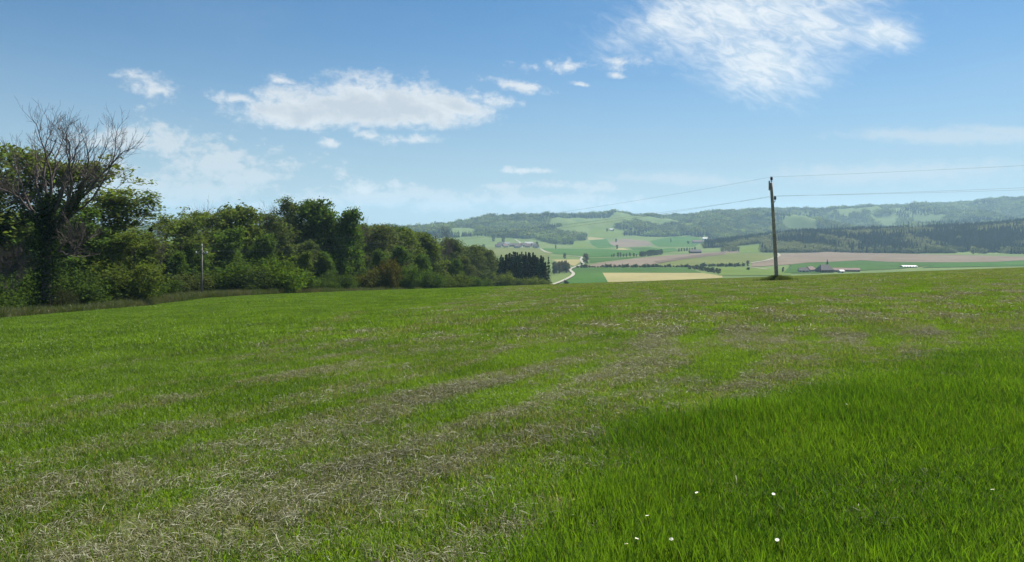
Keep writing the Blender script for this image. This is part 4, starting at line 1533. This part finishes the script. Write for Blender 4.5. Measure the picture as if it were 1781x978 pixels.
def far_forest():
    r = np.random.default_rng(3)
    n = 90000
    y = r.uniform(2150, 5200, n)
    x = r.uniform(-0.80, 0.80, n) * y
    keep = np.ones(n, bool)
    z = height(x, y)
    px = x / y * F + PX0
    # lower edge of the wood and random meadows higher up
    edge = np.interp(px, [0, 690, 760, 840, 900, 935, 967, 1000, 1090, 1150, 1200, 1240, 1300, 1781], [2700, 2700, 2650, 2680, 2680, 2600, 2360, 2380, 2800, 2820, 2800, 2600, 2300, 2400]) + (fbm(x / 120, y / 120, 9, 2) - 0.5) * 160
    keep &= y > edge
    for W in OPENW:
        keep &= ~inside(x, y, W)
    for W in FIELD_SHEETS:
        keep &= ~inside(x, y, W)
    clear = fbm(x / 330, y / 420, 71, 3)
    keep &= ~((clear > 0.66) & (y > edge + 150) & (y < 3750))
    keep &= ~((px > 1350) & (clear > 0.68) & (y > 2600) & (y < 4100))
    # thin out what the nearer ridge hides
    keep &= ~((px > 1330) & (z < -25) & (y < 3000))
    x, y, z = x[keep], y[keep], z[keep]
    k = len(x)
    sel = fbm(x / 210, y / 210, 81, 3) + r.normal(0, 0.05, k)
    con = (sel > 0.60) & (y < 3900 + 0.25 * np.maximum(x, 0) - 350)
    idx = np.where(con, r.integers(4, 7, k), r.integers(0, 4, k))
    dec = np.array([0.14, 0.18, 0.048]) * r.uniform(0.5, 1.4, (k, 1)) * (0.15 + 1.7 * fbm(x / 80, y / 80, 87, 2))[:, None] + np.array([0.07, 0.06, 0.0]) * (r.uniform(size=(k, 1)) > 0.7)
    cf = np.array([0.020, 0.036, 0.022]) * r.uniform(0.7, 1.3, (k, 1))
    cols = np.where(con[:, None], cf, dec)
    sc = r.uniform(0.6, 1.3, k) * np.where(con, 0.85, 0.7 + 0.7 * fbm(x / 130, y / 130, 85, 2))
    o = scatter('forest', np.stack([x, y, z], 1), np.stack([np.zeros(k), np.zeros(k), r.uniform(0, 6.28, k)], 1), np.stack([sc * 1.1, sc * 1.1, sc], 1), idx, far_src, cols=cols)
    tag(o, 'mixed forest covering the far blue green hills', 'forest', kind='stuff')


far_forest()


def ridge_forest():
    r = np.random.default_rng(4)
    n = 30000
    y = r.uniform(1560, 2250, n)
    px = r.uniform(1225, 2050, n)
    x = (px - PX0) / F * y
    z = height(x, y)
    py = HOR + (EYE - z) / y * F
    edge = np.interp(px, [1225, 1300, 1325, 1440, 1500, 1650, 1781, 2000], [1900, 1760, 1660, 1650, 1640, 1610, 1590, 1580]) + (fbm(x / 60, y / 60, 19, 2) - 0.5) * 50
    keep = y > edge
    keep &= ~((px < 1326) & (px > 1280) & (y < 1850))
    for W in FIELD_SHEETS:
        keep &= ~inside(x, y, W)
    # scrubby slope at the right
    keep &= ~((px > 1650) & (y < edge + 60) & (fbm(x / 40, y / 40, 29, 2) > 0.45))
    x, y, z, px, edge = x[keep], y[keep], z[keep], px[keep], edge[keep]
    k = len(x)
    con = (fbm(x / 90, y / 90, 91, 3) + r.normal(0, 0.06, k)) > 0.49
    front = (y - edge) < 55
    con &= ~(front & (r.uniform(size=k) < 0.6))
    pale = (fbm(x / 70, y / 50, 95, 2) > 0.50)
    idx = np.where(con, r.integers(4, 7, k), r.integers(0, 4, k))
    dec = np.array([0.105, 0.125, 0.045]) * r.uniform(0.7, 1.3, (k, 1))
    dec = np.where(pale[:, None], np.array([0.22, 0.23, 0.11]) * r.uniform(0.8, 1.2, (k, 1)), dec)
    cf = np.array([0.015, 0.030, 0.018]) * r.uniform(0.7, 1.3, (k, 1))
    cols = np.where(con[:, None], cf, dec)
    sc = r.uniform(0.65, 1.05, k) * np.where(con, 1.05, 0.75)
    o = scatter('forest', np.stack([x, y, z], 1), np.stack([np.zeros(k), np.zeros(k), r.uniform(0, 6.28, k)], 1), np.stack([sc, sc, sc], 1), idx, far_src, cols=cols)
    tag(o, 'dark spruce forest with paler trees on the nearer ridge at right', 'forest', kind='stuff')


ridge_forest()
# spruces and pale trees that stand out from the ridge
for i, (px, top) in enumerate([(1446, 389), (1452, 391), (1456, 388), (1553, 387), (1572, 385), (1580, 384), (1586, 386), (1597, 384), (1604, 386), (1616, 385), (1624, 383), (1630, 381), (1634, 384), (1655, 384), (1663, 383), (1667, 385)]):
    x, y, z = ground_at(px, 1930)
    plant('spruce_tree', 'dark spruce rising above the skyline of the nearer ridge', 'tree', 'spruce2', px, 1930, H=max(16, min(30, EYE + (HOR - top) / F * 1930 - z)), wide=1.0, col=CO, seed=i, group='spruces on the ridge skyline')
for i, (px, py, H) in enumerate([(1615, 428, 17), (1668, 424, 19), (1475, 424, 14), (1488, 430, 13), (1497, 436, 12), (1466, 432, 12), (1564, 436, 12), (1592, 438, 13), (1692, 442, 17), (1742, 440, 14), (1420, 436, 12), (1400, 437, 12)]):
    x, y = ray(px, py, 1200)
    plant('field_tree', 'pale leafing tree standing out against the dark ridge forest', 'tree', 'small0', px, y, H=H, wide=1.15, col=(VP, (0.17, 0.20, 0.08))[i % 2], group='pale trees on the ridge', seed=i, xy=(x, y))


# ------------------------------------------------------------------ buildings
M_WALL = plain('white_render', (0.55, 0.53, 0.49), 0.9, 0.06, 0.5)
M_WALLG = plain('grey_render', (0.40, 0.39, 0.38), 0.9, 0.1, 0.5)
M_WOODW = plain('dark_boards', (0.075, 0.055, 0.045), 0.9, 0.25, 0.6)
M_ROOF = plain('dark_tiles', (0.085, 0.072, 0.075), 0.85, 0.2, 0.8)
M_ROOFR = plain('brown_tiles', (0.17, 0.10, 0.085), 0.85, 0.2, 0.8)
M_ROOFW = plain('pale_sheet_roof', (0.40, 0.40, 0.39), 0.6, 0.05, 0.3)
M_GLASS = plain('dark_pane', (0.03, 0.035, 0.04), 0.25, 0.1, 1.0)
M_DOOR = plain('door_boards', (0.10, 0.06, 0.04), 0.8, 0.2, 2.0)


def house(label, px, py, L, B, wallh, roofh, rz, wall=M_WALL, roof=M_ROOF, hip=0.0, xy=None, name='farmhouse', cat='house', group=None, sink=0.0, chimney=True, storeys=2):
    x, y = ray(px, py, 450.0) if xy is None else xy
    z = float(height(x, y))
    o = empty(name, (x, y, z - sink))
    o.rotation_euler = (0, 0, rz)
    tag(o, label, cat, group)
    mb = MB()
    a, b, h = L / 2, B / 2, wallh
    if hip <= 0:   # gable walls run up to the ridge
        v = [(-a, -b, -2), (a, -b, -2), (a, b, -2), (-a, b, -2), (-a, -b, h), (a, -b, h), (a, b, h), (-a, b, h), (-a, 0, h + roofh * 0.97), (a, 0, h + roofh * 0.97)]
        mb.add(v, [(0, 1, 5, 4), (2, 3, 7, 6), (1, 2, 6, 9, 5), (3, 0, 4, 8, 7), (4, 5, 9, 8), (6, 7, 8, 9), (3, 2, 1, 0)])
    else:
        mb.box((0, 0, h / 2 - 1), (L, B, h + 2))
    mb.build('wall', wall, o)
    e = 0.7
    t = 0.3
    A, Bq = a + e, b + e
    drop = roofh * e / b
    ra = a + e - hip
    rf = MB()
    up = [(-A, -Bq, h - drop + t), (A, -Bq, h - drop + t), (A, Bq, h - drop + t), (-A, Bq, h - drop + t), (-ra, 0, h + roofh + t), (ra, 0, h + roofh + t)]
    dn = [(p[0], p[1], p[2] - t) for p in up]
    rf.add(up + dn, [(0, 1, 5, 4), (2, 3, 4, 5), (1, 2, 5), (3, 0, 4), (7, 6, 10, 11), (9, 8, 11, 10), (8, 7, 11), (6, 9, 10), (0, 6, 7, 1), (2, 8, 9, 3), (1, 7, 8, 2), (3, 9, 6, 0)])
    ro = rf.build('roof', roof, o)
    if chimney:
        c = MB()
        c.box((a * 0.3, b * 0.2, h + roofh * 0.9), (0.9, 0.9, 2.4))
        c.build('chimney', M_WALLG, ro)
    # windows and a door on the two sides the valley looks at
    nwin = max(2, int(L / 4))
    for s in range(storeys if wallh > 4 else 1):
        for i in range(nwin):
            w = MB()
            w.box((-a + (i + 0.5) * L / nwin, -b - 0.02, 1.7 + s * 2.8), (1.3, 0.12, 1.5))
            w.build('window', M_GLASS, o)
    d = MB()
    d.box((L / nwin * 0.0, -b - 0.03, 1.1), (1.5 if wall is not M_WOODW else 3.2, 0.16, 2.3 if wall is not M_WOODW else 3.2))
    d.build('door', M_DOOR, o)
    return o


# farm just beyond the crest
fx, fy = ray(1434, 474, 560)
house('big dark hip roofed barn just beyond the crest', 0, 0, 19, 12, 4, 6.2, 0.25, M_WOODW, M_ROOF, 4.5, xy=(fx, fy), name='barn', cat='barn', chimney=False, storeys=1)
gx, gy = ray(1397, 474, 560)
house('low grey roofed farmhouse left of the big barn', 0, 0, 12, 8, 3.0, 3.2, -0.2, M_WALLG, M_ROOF, 1.5, xy=(gx, gy))
gx, gy = ray(1409, 473, 560)
house('brown roofed farmhouse next to the big barn', 0, 0, 12, 9, 3.4, 3.6, 0.5, M_WALLG, M_ROOFR, 1.5, xy=(gx, gy))
gx, gy = ray(1455, 473, 560)
house('long reddish roofed shed right of the big barn', 0, 0, 14, 8, 2.6, 2.6, 0.1, M_WOODW, M_ROOFR, 0, xy=(gx, gy), name='shed', cat='shed', chimney=False)
gx, gy = ray(1463, 474.5, 560)
house('tiny white building at the right end of the farm', 0, 0, 6, 5, 2.2, 1.4, 0.3, M_WALL, M_ROOFW, 0, xy=(gx, gy), chimney=False)
gx, gy = ray(1479, 472.5, 560)
house('long low brown roof right of the farm', 0, 0, 22, 8, 2.4, 2.2, -0.15, M_WOODW, M_ROOFR, 0, xy=(gx, gy), name='shed', cat='shed', chimney=False)
gx, gy = ray(1580, 465.5, 560)
house('long white roofed hall at the right behind the crest', 0, 0, 22, 9, 1.6, 1.3, 0.12, M_WALL, M_ROOFW, 0, xy=(gx, gy), name='hall', cat='hall', chimney=False)


def spire():
    x, y = fx + 5.5, fy + 4
    z = float(height(x, y))
    o = empty('spire', (x, y, z))
    tag(o, 'slender dark spire rising behind the big barn', 'spire')
    b = MB()
    b.box((0, 0, 4.5), (1.4, 1.4, 14))
    b.build('tower', M_WOODW, o)
    s = MB()
    s.add([(-0.9, -0.9, 11.5), (0.9, -0.9, 11.5), (0.9, 0.9, 11.5), (-0.9, 0.9, 11.5), (0, 0, 18)], [(0, 1, 4), (1, 2, 4), (2, 3, 4), (3, 0, 4), (3, 2, 1, 0)])
    s.build('spire_roof', M_ROOF, o)


spire()

# the village at the foot of the far hills
VILL = [(866, 431, 16, 10, 0.1, M_WALLG, M_ROOF, 'grey house at the left end of the village'),
        (871, 428, 22, 11, 0.0, M_WALL, M_ROOF, 'long dark roofed house left in the village'),
        (879, 431, 14, 10, 0.4, M_WALL, M_ROOFR, 'white walled house left of the lane'),
        (882, 427, 16, 10, -0.2, M_WALL, M_ROOFW, 'pale roofed house left of the lane'),
        (893, 429.5, 24, 13, 0.05, M_WOODW, M_ROOF, 'dark barn in the middle of the village'),
        (899, 432, 16, 11, 0.3, M_WALLG, M_ROOF, 'dark roofed house below the middle barn'),
        (905, 430, 12, 10, -0.3, M_WALL, M_ROOFR, 'white house beside the village lane'),
        (911, 429, 20, 12, 0.1, M_WALLG, M_ROOF, 'grey farmhouse right of the village lane'),
        (918, 431, 16, 11, -0.1, M_WALLG, M_ROOFR, 'brown roofed house right in the village'),
        (920, 426.5, 26, 11, 0.05, M_WALLG, M_ROOFW, 'long pale roofed hall behind the village'),
        (928, 429, 14, 10, 0.5, M_WALL, M_ROOF, 'white walled house near the right end'),
        (932, 432, 14, 11, -0.4, M_WALLG, M_ROOF, 'last dark roofed house of the village')]
for px_, py_, L_, B_, rz_, wm, rm, lab in VILL:
    house(lab, px_, py_, L_, B_, 5.6, 5.0, rz_, wm, rm, 0, name='village_house', group='village below the far hills')
house('white house in the highest clearing of the far slope', 1063.5, 402, 16, 10, 5.5, 5, 0.1, M_WALL, M_ROOFW, 0)
house('long white farmhouse at the right end of the green slope', 1211, 423.5, 28, 11, 6, 5, 0.05, M_WALL, M_ROOFR, 0)
house('small white house right of the long white farmhouse', 1219, 423, 12, 10, 6, 5, 0.3, M_WALL, M_ROOF, 0)
house('pale roofed house behind the long white farmhouse', 1226, 418, 18, 10, 6, 4, 0.0, M_WALL, M_ROOFW, 0)
house('white roofed shed at the tip of the wooded ridge', 1241, 420, 18, 10, 5, 4, 0.1, M_WALL, M_ROOFW, 0, chimney=False)
house('low dark farm sheds at the end of the ploughed field', 1209, 440.5, 26, 10, 4, 4, 0.05, M_WOODW, M_ROOF, 0, name='shed', cat='shed', chimney=False)


# ------------------------------------------------------------------ power line
M_POLE = plain('weathered_pole', (0.32, 0.27, 0.21), 0.9, 0.35, 3.0, 0.4)
M_POLE2 = plain('pale_pole', (0.20, 0.19, 0.17), 0.9, 0.25, 3.0, 0.3)
M_STEEL = plain('galvanised_steel', (0.30, 0.30, 0.30), 0.5, 0.1, 3.0, metallic=0.5)
M_PORC = plain('black_insulator', (0.015, 0.013, 0.013), 0.35, 0.2, 8.0)
M_WHITE = plain('white_collar', (0.7, 0.7, 0.68), 0.5, 0.05, 8.0)
M_WIRE = plain('wire', (0.12, 0.12, 0.13), 0.6, 0.1, 3.0)


def lathe(mb, prof, at, k=12):
    v, f = [], []
    for rr_, z in prof:
        for j in range(k):
            t = 2 * math.pi * j / k
            v.append((at[0] + rr_ * math.cos(t), at[1] + rr_ * math.sin(t), at[2] + z))
    for i in range(len(prof) - 1):
        for j in range(k):
            j2 = (j + 1) % k
            f.append((i * k + j, i * k + j2, (i + 1) * k + j2, (i + 1) * k + j))
    f.append(tuple(range(k))[::-1])
    f.append(tuple((len(prof) - 1) * k + j for j in range(k)))
    mb.add(v, f)


INS = [(0.05, 0.0), (0.10, 0.02), (0.11, 0.08), (0.075, 0.10), (0.11, 0.13), (0.115, 0.20), (0.07, 0.23), (0.09, 0.25), (0.09, 0.31), (0.05, 0.34)]
DEP = 75.0
bx, by, bz = ground_at(1351, DEP)
tx, ty, tz = (1341 - PX0) / F * DEP, DEP, EYE + (HOR - 318) / F * DEP
pole = empty('power_pole', (bx, by, bz))
tag(pole, 'leaning wooden power pole with insulators on the meadow crest', 'power pole')
T_ = np.array([tx - bx, 0.0, tz - bz])
s = MB()
tt = np.linspace(-0.07, 1, 12)
s.tube(tt[:, None] * T_ + np.stack([0.03 * np.sin(tt * 3), 0 * tt, 0 * tt], 1), np.linspace(0.205, 0.145, 12), 14)
s.build('shaft', M_POLE, pole, True)
strap = MB()
strap.box(T_ + np.array([-0.18, 0, -0.30]), (0.10, 0.16, 1.0))
strap.build('splint', M_POLE, pole)
pin = MB()
pin.tube([T_ + (0.05, 0, -0.5), T_ + (0.05, 0, 0.15)], (0.035, 0.03), 8)
lathe(pin, [(0.07, 0.10), (0.085, 0.14), (0.085, 0.26), (0.06, 0.28)], T_ + (0.05, 0, -0.02))
pin.build('pin', M_WHITE, pole, True)
ins = MB()
topi = T_ + np.array([0.05, 0, 0.26])
lathe(ins, [(a * 1.25, b * 1.1) for a, b in INS], topi)
ins.build('insulator', M_PORC, pole, True)
side_at = []
for dx, dy, dz in ((0.46, 0.10, -1.78), (0.30, 0.55, -1.72)):
    base = T_ * 0.83
    hk = MB()
    e = T_ + np.array([dx, dy, dz])
    st = np.array([T_[0] + 0.08, dy * 0.2, e[2] - 0.35])
    hk.tube([st, st + (e - st) * np.array([0.6, 0.6, 0.1]), e + np.array([0, 0, -0.12]), e + np.array([0, 0, 0.1])], (0.045, 0.045, 0.04, 0.03), 8)
    h = hk.build('bracket', M_STEEL, pole, True)
    ii = MB()
    lathe(ii, [(a * 1.2, b * 1.15) for a, b in INS], e)
    ii.build('insulator', M_PORC, pole, True)
    side_at.append(np.array([bx, by, bz]) + e + np.array([0, 0, 0.36]))
top_at = np.array([bx, by, bz]) + topi + np.array([0, 0, 0.34])
# grassy mound at its foot
md = []
r = np.random.default_rng(8)
n = 420
a_ = r.uniform(0, 6.28, n)
q_ = np.abs(r.normal(0, 0.75, n))
x = bx + q_ * np.cos(a_) * 1.15
y = by + q_ * np.sin(a_)
sc = np.maximum(1.1 - 0.3 * q_, 0.25) * r.uniform(0.4, 0.9, n)
mt = [tuft(600 + i, 60, 0.3, 0.25, 0.8, 0.02, 0.8, 3, M_BRUSH, 'weed_tuft') for i in range(3)]
o = scatter('weeds', np.stack([x, y, height(x, y)], 1), np.stack([np.zeros(n), np.zeros(n), r.uniform(0, 6.28, n)], 1), np.stack([sc, sc, sc], 1), r.integers(0, 3, n), mt,
            floats={'tint': r.uniform(0.3, 1.0, n), 'dry': np.full(n, 0.1)})
tag(o, 'dark green weeds round the foot of the leaning pole', 'weeds', kind='stuff')

# second pole by the wood
D2 = 118.0
px2, py2, pz2 = ground_at(351, D2)
H2 = EYE + (HOR - 428) / F * D2 - pz2
p2 = empty('power_pole', (px2, py2, pz2))
tag(p2, 'pale upright power pole with braced crossarm before the wood', 'power pole')
s = MB()
s.tube([(0, 0, -0.6), (0, 0, H2 * 0.5), (0, 0, H2)], (0.17, 0.15, 0.12), 12)
s.build('shaft', M_POLE2, p2, True)
arm = MB()
arm.box((0, -0.16, H2 - 1.25), (1.9, 0.12, 0.14))
arm.build('crossarm', M_POLE2, p2)
arm = MB()
arm.box((0, -0.15, H2 - 0.12), (1.2, 0.10, 0.10))
arm.build('crossarm', M_POLE2, p2)
for sg in (-1, 1):
    b = MB()
    b.tube([(sg * 0.62, -0.2, H2 - 1.2), (sg * 0.05, -0.2, H2 - 0.55)], 0.05, 6)
    b.build('brace', M_STEEL, p2)
    i2 = MB()
    lathe(i2, INS, (sg * 0.88, -0.16, H2 - 1.18))
    i2.build('insulator', M_WHITE, p2, True)
i2 = MB()
lathe(i2, INS, (0, 0, H2))
i2.build('insulator', M_WHITE, p2, True)
P2 = np.array([px2, py2, pz2])


def wire(label, A, B, sag):
    t = np.linspace(0, 1, 60)
    c = A + (B - A) * t[:, None]
    c[:, 2] -= sag * 4 * t * (1 - t)
    mb = MB()
    mb.tube(c, 0.0085, 5)
    w = mb.build('power_wire', M_WIRE, None, True)
    tag(w, label, 'wire', 'wires of the power line')


dirn = np.array([bx - px2, by - py2, 0.0])
dirn /= np.linalg.norm(dirn)
FARP = np.array([bx, by, 0.0]) + dirn * 70
wire('top wire between the leaning pole and the wood', top_at, P2 + (0, 0, H2 + 0.33), 1.6)
wire('upper one of the two lower wires left of the pole', side_at[0], P2 + (-0.88, -0.16, H2 - 0.85), 1.3)
wire('lowest wire left of the leaning pole', side_at[1], P2 + (0.88, -0.16, H2 - 0.85), 1.75)
t_end = EYE + (HOR - 283) / F * 61.5
wire('top wire running right out of the picture', top_at, np.array([FARP[0], FARP[1], top_at[2] + 2.4]), 0.5)
wire('upper one of the two lower wires at the right', side_at[0], np.array([FARP[0], FARP[1], side_at[0][2] + 2.5]), 0.5)
wire('lowest wire running right out of the picture', side_at[1], np.array([FARP[0] + 0.3, FARP[1], side_at[1][2] + 2.0]), 0.6)

# small mast beyond the crest, right of the pole
gx, gy = ray(1374, 472, 500)
o = empty('mast', (gx, gy, float(height(gx, gy))))
tag(o, 'small thin mast standing right of the leaning pole beyond the crest', 'mast')
s = MB()
s.tube([(0, 0, -0.5), (0, 0, 9)], (0.16, 0.12), 8)
s.build('shaft', M_WOODW, o)
s = MB()
s.box((0, 0, 8.3), (2.2, 0.16, 0.18))
s.build('crossarm', M_WOODW, o)
s = MB()
s.box((0, -0.3, 7.4), (0.9, 0.7, 1.3))
s.build('transformer_box', M_STEEL, o)


# ------------------------------------------------------------------ daisies and a stone in the foreground
M_PETAL = plain('daisy_petal', (0.82, 0.82, 0.80), 0.7, 0.03, 20)
M_YOLK = plain('daisy_centre', (0.75, 0.52, 0.04), 0.7, 0.1, 40)
M_STEM = plain('daisy_stem', (0.05, 0.11, 0.02), 0.7, 0.1, 20)
M_STONE = plain('mossy_stone', (0.055, 0.085, 0.045), 0.8, 0.3, 9, 0.3)


def daisy(px, py, label, size=0.012):
    x, y = ray(px, py)
    # the head stands above the grass, so the foot lies a little nearer
    hh = 0.11
    y2 = y - hh * y / EYE * 0.9
    x2 = (px - PX0) / F * y2
    z = float(height(x2, y2))
    o = empty('daisy', (x2, y2, z))
    tag(o, label, 'flower', 'daisies in the tall grass')
    s = MB()
    s.tube([(0, 0, -0.01), (0.004, 0.002, hh * 0.5), (0, 0, hh)], 0.0018, 5)
    s.build('stem', M_STEM, o)
    p = MB()
    for i in range(14):
        a = i * 2 * math.pi / 14
        d = np.array([math.cos(a), math.sin(a), 0.0])
        w = np.array([-d[1], d[0], 0]) * size * 0.20
        c = np.array([0, 0, hh])
        t1, t2 = c + d * size * 0.3, c + d * size * 0.75 + (0, 0, size * 0.18)
        p.add([t1 - w * 0.5, t1 + w * 0.5, t2 + w, c + d * size + (0, 0, size * 0.12), t2 - w], [(0, 1, 2, 3, 4)])
    p.build('petals', M_PETAL, o)
    c = MB()
    lathe(c, [(size * 0.34, 0.0), (size * 0.34, size * 0.12), (size * 0.18, size * 0.25)], (0, 0, hh - 0.001), 8)
    c.build('centre', M_YOLK, o)
    o.rotation_euler = (-0.25, 0.15, px)


for px_, py_, lab in [(1132, 905, 'uppermost daisy of the lower left group in the tall grass'), (1166, 938, 'daisy at the right of the lower left group'), (1099, 944, 'brightest daisy near the lower edge'),
                      (1094, 956, 'lowest daisy near the bottom edge'), (1221, 861, 'single small daisy in mid tall grass'), (1342, 860, 'single daisy right of the middle of the tall grass'),
                      (1354, 940, 'faint daisy low in the tall grass'), (1735, 859, 'daisy far right in the tall grass'), (1468, 704, 'distant daisy at the upper part of the tall grass')]:
    daisy(px_, py_, lab)

x, y = ray(854, 836)
st = bmesh.new()
bmesh.ops.create_icosphere(st, subdivisions=3, radius=1.0)
for v in st.verts:
    n_ = float(fbm(np.array([v.co.x * 1.7 + 5]), np.array([v.co.y * 1.7 + v.co.z * 2.1]), 4, 3)[0])
    v.co *= 0.85 + 0.35 * n_
    v.co.x *= 0.026
    v.co.y *= 0.020
    v.co.z *= 0.016
me = bpy.data.meshes.new('stone')
st.to_mesh(me)
st.free()
me.polygons.foreach_set('use_smooth', [True] * len(me.polygons))
me.materials.append(M_STONE)
o = bpy.data.objects.new('stone', me)
COL.objects.link(o)
o.location = (x, y, float(height(x, y)) + 0.012)
tag(o, 'small greenish stone lying in the mown grass', 'stone')


# ------------------------------------------------------------------ the air
def haze():
    m, T = mat_new('haze')
    v = T.node('ShaderNodeVolumePrincipled')
    v.inputs['Color'].default_value = (0.50, 0.76, 1.0, 1)
    v.inputs['Density'].default_value = 0.00009
    v.inputs['Anisotropy'].default_value = 0.2
    o_ = T.node('ShaderNodeOutputMaterial')
    T.l.new(v.outputs[0], o_.inputs['Volume'])
    mb = MB()
    x0, x1, y0, y1, z0, z1 = -9600, 9600, -9600, 9600, -140, 300
    mb.box(((x0 + x1) / 2, (y0 + y1) / 2, (z0 + z1) / 2), (x1 - x0, y1 - y0, z1 - z0))
    o = mb.build('haze', m)
    o['kind'] = 'stuff'
    o['label'] = 'thin bluish summer haze in the air'
    o['category'] = 'haze'


haze()
